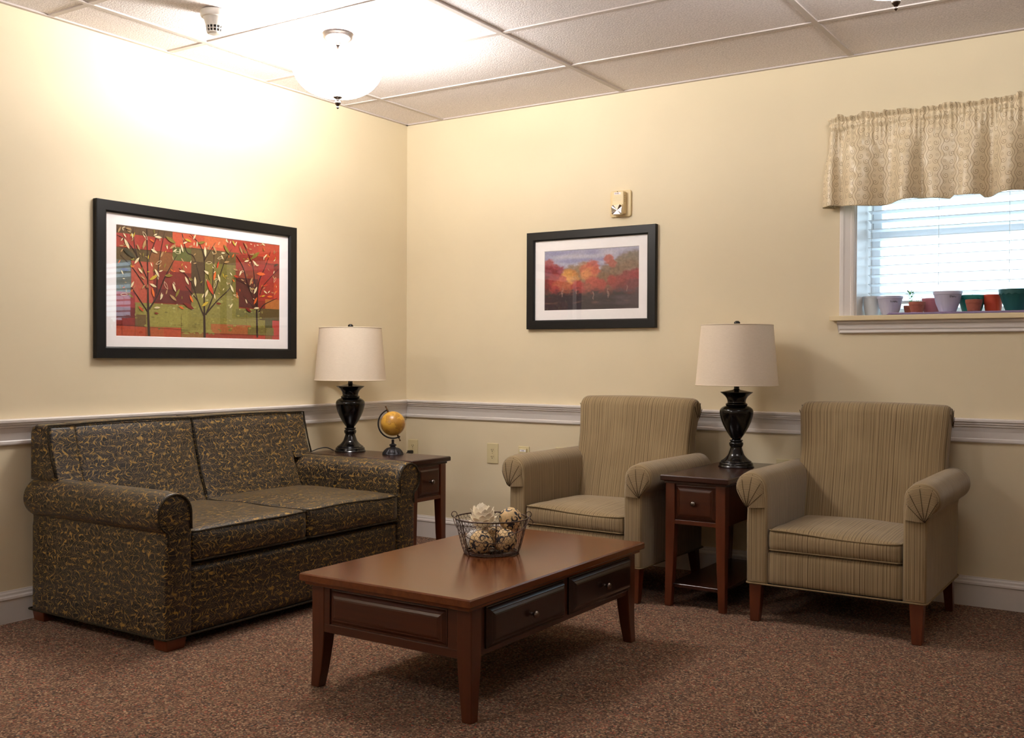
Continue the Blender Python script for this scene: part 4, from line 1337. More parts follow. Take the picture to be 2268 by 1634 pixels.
# ------------------------------------------------------------------ wall plates
def plate(name, label, cat, x0, x1, z0, z1, kind, grp=None):
    w, h = x1 - x0, z1 - z0
    t = empty(name, ((x0 + x1) / 2, 0, (z0 + z1) / 2), 0, label, cat, grp)
    bm = bmesh.new(); box(bm, -w / 2, w / 2, -0.006, 0.0, -h / 2, h / 2, bev=0.0028, seg=2)
    link('cover_plate', bm, M['plastic'], t)
    if kind == 'duplex':
        for s in (-1, 1):
            bm = bmesh.new()
            lathe(bm, [(0.0, 0.0), (0.016, 0.0), (0.016, 0.003), (0.0, 0.003)], 24)
            for v in bm.verts:
                v.co = Vector((max(-0.0145, min(0.0145, v.co.x)), -0.005 - v.co.z, v.co.y * 0.9 + s * 0.020))
            r = link('receptacle', bm, M['plastic'], t)
            bm = bmesh.new()
            for xx in (-0.006, 0.006):
                box(bm, xx - 0.0012, xx + 0.0012, -0.0088, -0.0078, s * 0.020 - 0.003, s * 0.020 + 0.005)
            lathe(bm, [(0, 0), (0.0026, 0), (0.0026, 0.001), (0, 0.001)], 10, (0, 0, 0))
            for v in bm.verts:
                if abs(v.co.y) < 0.004 and abs(v.co.x) < 0.004 and abs(v.co.z) < 0.0015:
                    v.co = Vector((v.co.x, -0.0078 - v.co.z, s * 0.020 - 0.008 + v.co.y))
            link('slots', bm, M['slot'], r)
        bm = bmesh.new(); box(bm, -0.0018, 0.0018, -0.0075, -0.006, -0.0018, 0.0018, bev=0.0005, seg=1); link('screw', bm, M['bronze'], t)
    if kind == 'jack':
        bm = bmesh.new(); box(bm, -w * 0.34, w * 0.34, -0.016, -0.005, -h * 0.42, h * 0.40, bev=0.002, seg=1); link('jack_box', bm, M['plastic'], t)
        bm = bmesh.new(); box(bm, -w * 0.27, w * 0.27, -0.0168, -0.0155, h * 0.24, h * 0.34); link('white_label', bm, M['mat_board'], t)
        bm = bmesh.new()
        for i, xx in enumerate((-0.006, -0.0015, 0.003, 0.0065)):
            box(bm, xx - 0.0012, xx + 0.0012, -0.0172, -0.0166, h * 0.265, h * 0.315)
        link('printed_mark', bm, mat('violet_print', (120, 110, 150), rough=0.8, var=0.1), t)
        bm = bmesh.new()
        a, b, c = (-0.006, 0.006), (0.006, 0.006), (0.0, -0.006)
        vs1 = [bm.verts.new((q[0], -0.0168, q[1])) for q in (a, b, c)]
        vs0 = [bm.verts.new((q[0], -0.012, q[1])) for q in (a, b, c)]
        bm.faces.new(vs1); bm.faces.new(vs0[::-1])
        for i in range(3): bm.faces.new((vs1[i], vs1[(i + 1) % 3], vs0[(i + 1) % 3], vs0[i]))
        link('socket', bm, M['slot'], t)
    return t
plate('wall_outlet', 'ivory double outlet left of the left armchair, its sockets in full view', 'wall outlet', 0.610, 0.689, 0.478, 0.595, 'duplex', 'ivory wall plates')
plate('phone_jack', 'ivory wall jack with a small white label behind the left armchair arm', 'wall jack', 0.829, 0.903, 0.472, 0.588, 'jack', 'ivory wall plates')
plate('blank_plate', 'plain ivory plate mostly hidden by the left armchair arm', 'wall plate', 1.076, 1.156, 0.478, 0.594, 'blank', 'ivory wall plates')
plate('wall_outlet', 'ivory plate showing above the end table beside the right armchair', 'wall outlet', 2.341, 2.425, 0.485, 0.602, 'blank', 'ivory wall plates')
po = plate('wall_outlet', 'ivory outlet in the corner behind the globe with a black plug in it', 'wall outlet', 0.018, 0.094, 0.475, 0.590, 'duplex', 'ivory wall plates')
pl = empty('plug', (0.052, -0.008, 0.513), 0, 'black plug with cord pushed into the corner outlet behind the globe', 'plug')
bm = bmesh.new(); box(bm, -0.012, 0.012, -0.034, 0.0, -0.009, 0.011, bev=0.004, seg=2)
link('plug_body', bm, M['cord'], pl)
bm = bmesh.new(); tube(bm, smooth_prof([(0, -0.03, 0), (-0.005, -0.05, -0.006), (-0.012, -0.056, -0.04), (-0.014, -0.045, -0.12), (-0.012, -0.035, -0.34), (-0.01, -0.04, -0.50)], 5), 0.003, 8)
link('cord', bm, M['cord'], pl, smooth=True)

# ------------------------------------------------------------------ fire alarm
fa = empty('fire_alarm', (1.479, 0, 1.922), 0, 'almond fire alarm with clear strobe on the wall above the landscape picture', 'fire alarm')
bm = bmesh.new()
hw, hh = 0.062, 0.071
prof2 = []
for cx_, cz_, a0 in ((hw - .012, hh - .012, 0), (-hw + .012, hh - .012, 90), (-hw + .012, -hh + .012, 180), (hw - .012, -hh + .012, 270)):
    prof2 += arc_pts(cx_, cz_, 0.012, a0, a0 + 90, 5)
extrude(bm, prof2, 0.0, -0.012, lambda a, b, d: (a, d, b), rnd=0.003, nr=2, nd=2)
fix_normals(bm); link('mounting_plate', bm, M['almond'], fa, smooth=True, angle=40)
def rrect(hw, hh, r, cx=0, cz=0, n=5):
    out = []
    for qx, qz, a0 in ((hw - r, hh - r, 0), (-hw + r, hh - r, 90), (-hw + r, -hh + r, 180), (hw - r, -hh + r, 270)):
        out += [(x + cx, z + cz) for x, z in arc_pts(qx, qz, r, a0, a0 + 90, n)]
    return out
bm = bmesh.new()
extrude(bm, rrect(0.036, 0.062, 0.010, 0.0, 0.002), -0.010, -0.046, lambda a, b, d: (a, d, b), rnd=0.006, nr=3, nd=2)
fix_normals(bm); bd = link('housing', bm, M['almond'], fa, smooth=True, angle=40)
bm = bmesh.new()
for i in range(7):
    z = 0.012 + i * 0.0045
    box(bm, -0.024, 0.024, -0.0475, -0.0455, z - 0.0008, z + 0.0008)
link('speaker_grille', bm, M['plastic'], bd)
bm = bmesh.new()
for i in range(4): box(bm, 0.0355, 0.0366, -0.034, -0.030, 0.006 + i * 0.010, 0.011 + i * 0.010)
box(bm, -0.003, 0.002, -0.0472, -0.0455, 0.0585, 0.0615)
link('side_slots', bm, M['slot'], bd)
bm = bmesh.new(); box(bm, -0.020, 0.018, -0.0466, -0.0455, 0.0445, 0.0565)
lb = link('label_strip', bm, M['mat_board'], bd)
# FIRE lettering
LET = {'F': ['###', '#..', '##.', '#..', '#..'], 'I': ['#', '#', '#', '#', '#'], 'R': ['##.', '#.#', '##.', '##.', '#.#'], 'E': ['###', '#..', '##.', '#..', '###']}
bm = bmesh.new(); px = 0.00145
cxl = -0.0145
for chx in 'FIRE':
    g = LET[chx]
    for r_, row in enumerate(g):
        for c_, q in enumerate(row):
            if q == '#': box(bm, cxl + c_ * px, cxl + (c_ + 1.02) * px, -0.0471, -0.0465, 0.0540 - (r_ + 1.02) * px, 0.0540 - r_ * px)
    cxl += (len(g[0]) + 2.0) * px
link('fire_lettering', bm, mat('brown_print', (110, 52, 40), rough=0.8, var=0.1), bd)
bm = bmesh.new()
extrude(bm, rrect(0.034, 0.029, 0.013, -0.001, -0.036), -0.030, -0.052, lambda a, b, d: (a, d, b), rnd=0.004, nr=2, nd=2)
fix_normals(bm); link('strobe_bezel', bm, M['almond'], fa, smooth=True, angle=40)
bm = bmesh.new()
rim = rrect(0.030, 0.025, 0.011, -0.001, -0.036, n=3)
cv = bm.verts.new((0.002, -0.056, -0.040))
rv = []
for i, (x, z) in enumerate(rim):
    rv.append(bm.verts.new((x, -0.0535 - (0.006 if i % 2 else 0.0), z)))
for i in range(len(rv)):
    bm.faces.new((cv, rv[i], rv[(i + 1) % len(rv)]))
ins_ = [bm.verts.new((x, -0.050, z)) for x, z in rim]
for i in range(len(rv)):
    j = (i + 1) % len(rv); bm.faces.new((rv[i], rv[j], ins_[j], ins_[i]))
bm.faces.new(ins_); fix_normals(bm)
link('strobe_reflector', bm, M['chrome'], fa)

# ================================================================== PICTURES
def vcol_print(name, bm, cols, mat_, parent):
    me = bpy.data.meshes.new(name); bm.to_mesh(me); bm.free()
    at = me.color_attributes.new('paint', 'FLOAT_COLOR', 'CORNER')
    buf = []
    for p in me.polygons:
        c = cols[p.index]
        for _ in p.loop_indices: buf += [c[0], c[1], c[2], 1.0]
    at.data.foreach_set('color', buf)
    me.materials.append(mat_)
    o = bpy.data.objects.new(name, me); COL.objects.link(o); o.parent = parent
    return o

def frame_mesh(bm, w, h, fw_, depth, ix=None):
    """mitred frame, local x across, z up, y out of wall = -depth"""
    st = [(0, 0.0), (0, -depth), (0.0025, -depth - 0.0025), (fw_ * 0.86, -depth - 0.0025), (fw_ * 0.90, -depth), (fw_, -depth + 0.003), (fw_, 0.0)]
    rings = []
    for ins, y in st:
        rings.append([bm.verts.new((sx * (w / 2 - ins), y, sz * (h / 2 - ins))) for sx, sz in ((-1, -1), (1, -1), (1, 1), (-1, 1))])
    m = len(rings)
    for a in range(m):
        A_, B_ = rings[a], rings[(a + 1) % m]
        for i in range(4):
            j = (i + 1) % 4
            bm.faces.new((A_[i], A_[j], B_[j], B_[i]))
    fix_normals(bm)

def picture(loc, rz, w, h, fw_, label, pw, ph, pdx, pdz, depth=0.022):
    t = empty('framed_picture', loc, rz, label, 'picture')
    bm = bmesh.new(); frame_mesh(bm, w, h, fw_, depth)
    link('frame', bm, M['black_frame'], t)
    bm = bmesh.new()
    # mat board with a bevelled opening
    W2, H2 = w / 2 - fw_ + 0.003, h / 2 - fw_ + 0.003
    rings = []
    for x0, x1, z0, z1, y in ((-W2, W2, -H2, H2, -0.010), (pdx - pw / 2 - .002, pdx + pw / 2 + .002, pdz - ph / 2 - .002, pdz + ph / 2 + .002, -0.010), (pdx - pw / 2, pdx + pw / 2, pdz - ph / 2, pdz + ph / 2, -0.0085)):
        rings.append([bm.verts.new((x, y, z)) for x, z in ((x0, z0), (x1, z0), (x1, z1), (x0, z1))])
    for a, b in zip(rings, rings[1:]):
        for i in range(4):
            j = (i + 1) % 4
            bm.faces.new((a[i], a[j], b[j], b[i]))
    fix_normals(bm)
    link('mat_board', bm, M['mat_board'], t)
    bm = bmesh.new()
    quad(bm, (-W2, -0.0135, -H2), (W2, -0.0135, -H2), (W2, -0.0135, H2), (-W2, -0.0135, H2))
    link('glass', bm, M['picture_glass'], t)
    return t

def sub_rect(bm, cols, u0, v0, u1, v1, W_, H_, y, c, jit=0.0, n=1):
    q = [(u0, v0), (u1, v0), (u1, v1), (u0, v1)]
    bm.faces.new([bm.verts.new(((u - 0.5) * W_, y, (0.5 - v) * H_)) for u, v in q[::-1]])
    cols.append(lin(c))

# --- three trees picture on the left wall
PW, PH = 0.990, 0.498
p1 = picture((0, -1.566, 1.434), radians(90), 1.212, 0.702, 0.052, 'large black framed print of three leafy trees on patchwork colours, above the sofa', PW, PH, -0.0005, -0.001, 0.024)
bm = bmesh.new(); cols = []
PATCH = [(0, 0, 1, 1, (150, 52, 32)), (0, 0, .31, .10, (104, 72, 42)), (0, .07, .31, .2, (182, 54, 38)), (.31, 0, .64, .14, (214, 84, 44)), (.5, .0, .64, .1, (224, 108, 48)), (.64, 0, .85, .16, (188, 60, 38)), (.85, 0, 1, .2, (204, 70, 38)),
 (0, .2, .18, .31, (96, 76, 38)), (.18, .2, .31, .38, (146, 88, 40)), (.31, .14, .42, .27, (104, 108, 48)), (.42, .13, .72, .3, (112, 90, 46)), (.70, .14, .9, .3, (160, 56, 36)),
 (0, .31, .08, .60, (104, 106, 92)), (.08, .31, .2, .70, (196, 84, 60)), (.2, .38, .43, .68, (138, 42, 34)), (.31, .27, .42, .38, (184, 70, 40)), (.42, .26, .5, .6, (86, 64, 38)), (.5, .26, .7, .72, (132, 122, 52)),
 (.7, .3, 1, .38, (150, 66, 36)), (.7, .38, .85, .68, (96, 46, 36)), (.85, .22, .96, .6, (176, 52, 36)), (.96, .35, 1, .6, (206, 66, 38)), (.2, .55, .43, .68, (108, 36, 36)),
 (.1, .69, .9, .95, (152, 142, 62)), (.12, .72, .40, .90, (164, 154, 68)), (.42, .57, .72, .80, (148, 140, 66)), (.70, .70, .88, .78, (128, 122, 66)), (0, .60, .1, .74, (168, 50, 56)), (0, .74, .1, .83, (120, 34, 36)), (0, .83, .10, .91, (146, 44, 34)), (.1, .80, .16, .92, (118, 92, 52)),
 (0, .91, .36, 1, (196, 76, 38)), (.16, .91, .26, 1, (190, 92, 44)), (.9, .58, 1, .68, (196, 118, 46)), (.86, .68, 1, .80, (104, 84, 40)), (.90, .78, .96, .90, (96, 92, 50)), (.95, .80, 1, 1, (196, 62, 54)),
 (.54, .86, .80, .955, (182, 104, 50)), (.5, .955, .90, 1, (172, 66, 44)), (.36, .955, .5, 1, (160, 110, 52)), (.78, .88, .96, .96, (130, 116, 54)), (.82, .965, .90, 1, (198, 60, 40)), (.90, .96, .95, 1, (150, 96, 48))]
y = -0.0020
for (a, b, c, d, col) in PATCH:
    sub_rect(bm, cols, a, b, c, d, PW, PH, y, col); y -= 0.00003
rnd = random.Random(11)
def blob(u, v, ru, rv, col, n=14, jag=0.3):
    global y
    bm.faces.new([bm.verts.new((max(-PW / 2, min(PW / 2, (u - .5) * PW + ru * cos(-2 * pi * i / n) * (1 + jag * rnd.uniform(-1, 1)))), y, max(-PH / 2, min(PH / 2, (.5 - v) * PH + rv * sin(-2 * pi * i / n) * (1 + jag * rnd.uniform(-1, 1)))))) for i in range(n)][::1])
    cols.append(lin(col))
for i in range(60):      # broken paint along the edge of the grass
    u = rnd.uniform(.12, .88); v = .70 + rnd.uniform(-.012, .03) - (.10 if .42 < u < .7 else 0) * rnd.random()
    y -= 0.000002; blob(u, v, rnd.uniform(.002, .010), rnd.uniform(.001, .005), rnd.choice([(176, 168, 84), (196, 190, 120), (150, 142, 60)]))
for i in range(90):
    u = rnd.uniform(.1, .9); v = rnd.uniform(.74, .93)
    y -= 0.000002; blob(u, v, rnd.uniform(.001, .012), rnd.uniform(.001, .006), rnd.choice([(176, 168, 84), (140, 128, 50), (128, 118, 52), (168, 158, 70)]))
for i in range(30):
    u = rnd.uniform(.36, .56); v = .945 + rnd.uniform(-.02, .02)
    y -= 0.000002; blob(u, v, rnd.uniform(.004, .014), rnd.uniform(.002, .007), (164, 154, 68))
def strip(pts, col, closed=False):
    """pts: (x, z, halfwidth)"""
    global y
    y -= 0.00001
    L_, R2 = [], []
    n = len(pts)
    for i, (x, z, w) in enumerate(pts):
        a = pts[max(i - 1, 0)]; b = pts[min(i + 1, n - 1)]
        dx, dz = b[0] - a[0], b[1] - a[1]
        l = sqrt(dx * dx + dz * dz) or 1
        nx, nz = -dz / l * w, dx / l * w
        cl = lambda q, m: max(-m, min(m, q))
        L_.append(bm.verts.new((cl(x + nx, PW / 2), y, cl(z + nz, PH / 2)))); R2.append(bm.verts.new((cl(x - nx, PW / 2), y, cl(z - nz, PH / 2))))
    for i in range(n - 1):
        try:
            bm.faces.new((L_[i], L_[i + 1], R2[i + 1], R2[i])); cols.append(lin(col))
        except ValueError: pass
for ln in ([(0, .2), (.31, .2)], [(.03, .8), (.03, 1)], [(.1, .7), (.1, 1)], [(0, .9), (.4, .93)], [(.36, .78), (.36, 1)], [(.77, .72), (.77, .88)], [(.72, .79), (1, .80)], [(.9, .8), (.9, 1)], [(.34, .68), (.34, .76)], [(.16, .9), (.16, 1)], [(.5, .955), (1, .96)], [(.31, .13), (.7, .15)], [(0, .83), (.1, .83)]):
    strip([((u - .5) * PW, (.5 - v) * PH, .0006) for u, v in ln], (70, 44, 26))
for tr in TREES:
    pts = [((u - .5) * PW, (.5 - v) * PH, w * 0.00066) for u, v, w in tr]
    strip(smooth_prof(pts, 6), (52, 32, 28))
LC = {'c': (232, 216, 172), 'k': (176, 140, 92), 'g': (132, 118, 44), 'o': (222, 106, 40), 'y': (196, 168, 52), 'r': (196, 64, 34), 'm': (124, 36, 28), 'd': (60, 56, 36), 'b': (62, 50, 96), 'w': (232, 216, 172)}
def leaf(u, v, l, a, c):
    l = l * 0.00058; ar = radians(-a)
    x0, z0 = (u - .5) * PW, (.5 - v) * PH
    N = 7
    if c == 'w':
        pts = []
        for s in (1, -1):
            for i in range(N):
                t = -1 + 2 * i / N
                px, pz = t * s * l, s * 0.30 * l * (1 - t * t)
                pts.append((x0 + px * cos(ar) - pz * sin(ar), z0 + px * sin(ar) + pz * cos(ar), .0008))
        strip(pts + [pts[0]], LC[c])
    else:
        pts = []
        for i in range(N + 1):
            t = -1 + 2 * i / N
            pts.append((x0 + t * l * cos(ar), z0 + t * l * sin(ar), 0.0002 + 0.27 * l * (1 - t * t)))
        strip(pts, LC[c])
for i in range(190):
    u = rnd.uniform(.01, .99); v = rnd.uniform(.01, .62)
    if (u > .3 and u < .36 and v > .5): continue
    leaf(u, v, rnd.uniform(10, 24), rnd.uniform(-90, 90), rnd.choice('kkkccggwoy'))
for q in LEAVES: leaf(*q)
NPATCH = len(PATCH)
cols = [tuple(0.84 * (0.93 * q + 0.07 * sum(c) / 3) for q in c) if i < NPATCH + 180 else c for i, c in enumerate(cols)]
bmesh.ops.recalc_face_normals(bm, faces=bm.faces)
M['print_trees'] = attr_mat('painted_patchwork_print')
vcol_print('tree_print', bm, cols, M['print_trees'], p1).location = (-0.0005, -0.005, -0.001)

# --- blurred autumn wood picture on the back wall
PW2, PH2 = 0.586, 0.330
p2 = picture((1.293, 0, 1.527), 0, 0.802, 0.544, 0.050, 'smaller black framed print of a misty red autumn wood, below the fire alarm', PW2, PH2, 0.003, -0.002, 0.024)
NXp, NYp = 200, 120
bm = bmesh.new()
gv = [[bm.verts.new(((i / NXp - .5) * PW2, -0.007, (.5 - j / NYp) * PH2)) for j in range(NYp + 1)] for i in range(NXp + 1)]
BL = [  # u, v, radius, colour: later ones are painted over earlier
 (.30, .36, .10, (150, 120, 96)), (.43, .30, .09, (164, 128, 100)), (.40, .42, .11, (158, 126, 88)), (.88, .22, .12, (142, 122, 100)), (.97, .20, .12, (140, 122, 102)), (.80, .28, .10, (144, 122, 98)), (.92, .36, .13, (146, 114, 88)), (.68, .40, .12, (134, 104, 76)), (.78, .40, .10, (140, 108, 82)),
 (.69, .18, .065, (196, 92, 70)), (.73, .26, .05, (190, 96, 78)), (.62, .52, .12, (138, 102, 72)), (.74, .56, .10, (134, 98, 72)),
 (.04, .22, .075, (172, 52, 58)), (.10, .28, .06, (168, 56, 64)), (.15, .34, .08, (170, 62, 72)), (.05, .40, .12, (150, 40, 46)), (.02, .55, .12, (120, 28, 34)), (.12, .50, .10, (168, 44, 44)),
 (.28, .44, .10, (224, 142, 58)), (.25, .40, .07, (232, 160, 64)), (.29, .52, .08, (236, 160, 62)), (.20, .48, .05, (206, 84, 50)), (.46, .34, .09, (212, 104, 64)), (.52, .28, .08, (204, 84, 62)), (.50, .40, .09, (220, 124, 62)), (.45, .42, .07, (226, 140, 70)), (.55, .36, .06, (208, 92, 60)), (.34, .48, .05, (212, 150, 80)),
 (.17, .60, .10, (198, 92, 54)), (.11, .66, .06, (176, 50, 50)), (.24, .63, .08, (188, 96, 58)), (.36, .60, .08, (186, 58, 52)), (.41, .66, .06, (180, 64, 56)), (.52, .56, .09, (196, 78, 58)), (.60, .60, .08, (186, 66, 56)), (.55, .66, .09, (184, 76, 58)), (.47, .62, .05, (170, 84, 62)),
 (.90, .52, .12, (160, 64, 64)), (.97, .46, .08, (168, 56, 60)), (.78, .58, .10, (162, 66, 62)), (.85, .66, .10, (142, 60, 58)), (.95, .62, .10, (132, 66, 70)), (.72, .52, .06, (170, 62, 54))]
def sm(a, b, x):
    x = max(0, min(1, (x - a) / (b - a))); return x * x * (3 - 2 * x)
vc = []
BLl = [(u, v, r, lin(c)) for u, v, r, c in BL]
sky0, sky1 = lin((150, 150, 196)), lin((206, 200, 216))
dk0, dk1 = lin((58, 44, 50)), lin((92, 76, 82))
for i in range(NXp + 1):
    row = []
    for j in range(NYp + 1):
        u, v = i / NXp, j / NYp
        n1_ = noise.noise(Vector((u * 5, v * 14, 1.0))); n2_ = noise.noise(Vector((u * 26, v * 26, 4.0))); n3_ = noise.noise(Vector((u * 60, v * 34, 9.0)))
        k = max(0, min(1, 0.45 + n1_ * 0.9 + (u - .45) * .3))
        c = [sky0[q] + (sky1[q] - sky0[q]) * k for q in range(3)]
        und = sm(.36, .50, v); uc = lin((140, 74, 60))
        c = [c[q] + (uc[q] - c[q]) * und for q in range(3)]
        for bu, bv, br, bc in BLl:
            d = sqrt(((u - bu)) ** 2 + ((v - bv) * 0.72) ** 2) + 0.016 * n2_ + 0.008 * n3_
            al = 1 - sm(br * 0.62, br * 1.08, d)
            if al > 0:
                al *= 0.92
                f = 1 + 0.25 * n2_ + 0.15 * n3_
                for q in range(3): c[q] += (bc[q] * f - c[q]) * al
        g = sm(.60, .78, v + 0.07 * n2_ + 0.05 * noise.noise(Vector((u * 8, 1.0, 2.0))))
        kk = sm(.5, 1.0, u + 0.3 * n1_) * 0.8 + 0.15 * n2_
        dd = [max(0, dk0[q] + (dk1[q] - dk0[q]) * kk) for q in range(3)]
        for q in range(3): c[q] += (dd[q] - c[q]) * g
        if .84 < v < .92:     # pale reeds in the marsh
            w_ = max(0, noise.noise(Vector((u * 12, v * 30, 6.0)))) * (1 - abs(v - .88) / .04)
            wc = lin((150, 104, 86))
            for q in range(3): c[q] += (wc[q] - c[q]) * w_ * 0.8
        for tu, tv0, tv1 in ((.19, .66, .78), (.20, .62, .74), (.53, .70, .84), (.68, .66, .80), (.69, .70, .82), (.88, .62, .72), (.35, .66, .74)):
            if abs(u - tu - 0.004 * sin(v * 60)) < 0.0035 and tv0 < v < tv1:
                wc = lin((190, 150, 132))
                for q in range(3): c[q] += (wc[q] - c[q]) * 0.55
        gy = sum(c) / 3
        row.append(tuple(max(0, (0.86 * q + 0.14 * gy) * 0.86) for q in c))
    vc.append(row)
for i in range(NXp):
    for j in range(NYp):
        bm.faces.new((gv[i][j], gv[i][j + 1], gv[i + 1][j + 1], gv[i + 1][j]))
me = bpy.data.meshes.new('landscape_print'); bm.to_mesh(me); bm.free()
at = me.color_attributes.new('paint', 'FLOAT_COLOR', 'POINT')
buf = []
for i in range(NXp + 1):
    for j in range(NYp + 1): buf += [*vc[i][j], 1.0]
at.data.foreach_set('color', buf)
M['print_wood'] = attr_mat('painted_landscape_print')
me.materials.append(M['print_wood'])
o = bpy.data.objects.new('landscape_print', me); COL.objects.link(o); o.parent = p2; o.location = (0.003, 0, -0.002)

# ================================================================== BASKET AND BALLS
BX, BY, BZ = 1.903, -1.842, 0.3805
bk = empty('wire_basket', (BX, BY, BZ), 0, 'round dark wire basket of decorative balls on the coffee table', 'basket')
RB, RT_, HB = 0.099, 0.133, 0.128
def brad(h): return RB + (RT_ - RB) * (h / HB) ** 0.8
bm = bmesh.new()
tube(bm, [(RT_ * cos(2 * pi * i / 64), RT_ * sin(2 * pi * i / 64), HB) for i in range(64)], 0.0026, 8, closed=True)
link('rim', bm, M['wire'], bk, smooth=True)
bm = bmesh.new()
for rr_ in (RB, RB - 0.004):
    tube(bm, [(rr_ * cos(2 * pi * i / 56), rr_ * sin(2 * pi * i / 56), 0.003 + (RB - rr_)) for i in range(56)], 0.0024, 8, closed=True)
for k in range(8):
    a = pi * k / 8
    tube(bm, [(RB * cos(a), RB * sin(a), 0.002), (-RB * cos(a), -RB * sin(a), 0.002)], 0.0010, 5)
link('base_ring', bm, M['wire'], bk, smooth=True)
for k in range(6):
    a = 2 * pi * k / 6 + 0.2
    bm = bmesh.new()
    tube(bm, [(brad(h) * cos(a), brad(h) * sin(a), h) for h in (0.002, 0.03, 0.06, 0.09, 0.11, HB)], 0.0019, 6)
    link('upright_wire', bm, M['wire'], bk, smooth=True)
bm = bmesh.new()     # chicken wire: hexagons wrapped round the basket
NC = 44; rows_ = 10
hstep = HB / rows_
def hexpt(i, j): # brick lattice vertex
    return None
for j in range(rows_):
    h0 = j * hstep
    for i in range(NC):
        a0 = 2 * pi * (i + (0.5 if j % 2 else 0)) / NC
        am = 2 * pi * (i + 0.5 + (0.5 if j % 2 else 0)) / NC
        a1 = 2 * pi * (i + 1 + (0.5 if j % 2 else 0)) / NC
        p = lambda a, h: (brad(min(h, HB)) * cos(a), brad(min(h, HB)) * sin(a), min(h, HB))
        tube(bm, [p(a0, h0 + hstep * 0.28), p(a0, h0 + hstep * 0.75)], 0.00085, 4, cap=False)
        tube(bm, [p(a0, h0 + hstep * 0.75), p(am, h0 + hstep * 1.28), p(a1, h0 + hstep * 0.75)], 0.00070, 4, cap=False)
link('wire_mesh', bm, M['wire'], bk)
# ears and drop handle
ea = radians(214); eb = radians(34)
for a in (ea, eb):
    bm = bmesh.new()
    c = Vector((RT_ * cos(a), RT_ * sin(a), HB))
    rd = Vector((cos(a), sin(a), 0))
    pts = [c + rd * 0.003 + rd * (0.010 * sin(t)) + Vector((0, 0, 0.011 - 0.011 * cos(t))) for t in [2 * pi * k / 16 for k in range(16)]]
    tube(bm, pts, 0.0016, 6, closed=True)
    link('ear_loop', bm, M['wire'], bk, smooth=True)
bm = bmesh.new()
pts = []
for k in range(33):
    t = k / 32
    a = ea + (eb + 2 * pi - ea) * t
    drop = 0.082 * sin(pi * t) ** 0.8 if t < 0.35 else 0.082 * sin(pi * t) ** 0.8
    h = HB + 0.008 - drop * (1.0 if t < .6 else 0.75)
    r = brad(max(0, min(HB, h))) + 0.007
    pts.append((r * cos(a), r * sin(a), h))
tube(bm, pts, 0.0017, 6)
link('drop_handle', bm, M['wire'], bk, smooth=True)
bm = bmesh.new()
tube(bm, [Vector((RT_ * cos(eb), RT_ * sin(eb), HB)) + Vector((cos(radians(20)), sin(radians(20)), 0)) * (0.016 * sin(pi * k / 14)) + Vector((0.004, 0, -0.034 * k / 14)) for k in range(15)], 0.0018, 6)
link('side_loop', bm, M['wire'], bk, smooth=True)

def scroll_ball(loc, r, seed, label):
    rn = random.Random(seed)
    NU, NV = 150, 90
    strokes = []
    for k in range(9):      # motifs spread over the sphere
        zc = 1 - 2 * (k + 0.5) / 9; an = k * 2.399963 + seed
        n = Vector((sqrt(1 - zc * zc) * cos(an), sqrt(1 - zc * zc) * sin(an), zc))
        t1 = n.orthogonal().normalized(); t2 = n.cross(t1)
        ph = rn.uniform(0, 2 * pi); hd = rn.choice((-1, 1))
        for part in (1, -1):
            path = []
            for q in range(26):
                s = q / 25
                th = ph + part * hd * (s * 5.6) + (0 if part > 0 else pi * 0.7)
                rad = 0.13 + 0.24 * (1 - s) ** 1.2
                cx_ = 0.33 * part * cos(ph); cy_ = 0.33 * part * sin(ph)
                path.append(((n + t1 * (cx_ + rad * cos(th)) + t2 * (cy_ + rad * sin(th))).normalized(), 0.034 + 0.060 * sin(pi * min(1, s * 1.15)) ** 2))
            strokes.append(path)
        ph2 = ph + 1.5
        strokes.append([((n + (t1 * cos(ph2) + t2 * sin(ph2)) * (0.10 + 0.48 * s)).normalized(), 0.12 * sin(pi * s) + 0.006) for s in [q / 10 for q in range(11)]])
    bm = bmesh.new()
    bmesh.ops.create_uvsphere(bm, u_segments=NU, v_segments=NV, radius=r)
    me = bpy.data.meshes.new('scroll_ball')
    base = lin((222, 190, 140)); ink = lin((30, 32, 44))
    flat = [(p, w) for st in strokes for (p, w) in st]
    bm.to_mesh(me); bm.free()
    # bucket the stroke points for speed
    from mathutils.kdtree import KDTree
    kd = KDTree(len(flat))
    for i, (p, w) in enumerate(flat): kd.insert(p, i)
    kd.balance()
    at = me.color_attributes.new('paint', 'FLOAT_COLOR', 'POINT')
    buf = []
    for v in me.vertices:
        d = v.co.normalized(); m_ = 0.0
        for co, idx, dist in kd.find_n(d, 5):
            m_ = max(m_, 1 - sm(flat[idx][1] * 0.85, flat[idx][1] * 1.15 + 0.008, dist))
        buf += [base[q] + (ink[q] - base[q]) * m_ for q in range(3)] + [1.0]
    at.data.foreach_set('color', buf)
    for p in me.polygons: p.use_smooth = True
    me.materials.append(M['ball_paint'])
    o = bpy.data.objects.new('decorative_ball', me); COL.objects.link(o)
    o.location = loc; o.rotation_euler = (rn.uniform(0, 6), rn.uniform(0, 6), rn.uniform(0, 6))
    return tag(o, label, 'decorative ball', 'balls in the wire basket')
M['ball_paint'] = attr_mat('scroll_painted_paper', rough=0.55)
scroll_ball((1.899, -1.902, 0.4265), 0.0425, 1, 'tan ball with black scrolls at the front left of the basket')
scroll_ball((1.955, -1.832, 0.4270), 0.0430, 2, 'tan ball with black scrolls low at the front right of the basket')
scroll_ball((1.937, -1.768, 0.4960), 0.0430, 5, 'tan ball with black scrolls on top at the right, above the basket rim')
scroll_ball((1.884, -1.783, 0.4255), 0.0390, 8, 'tan scrolled ball at the bottom back of the basket, mostly hidden')

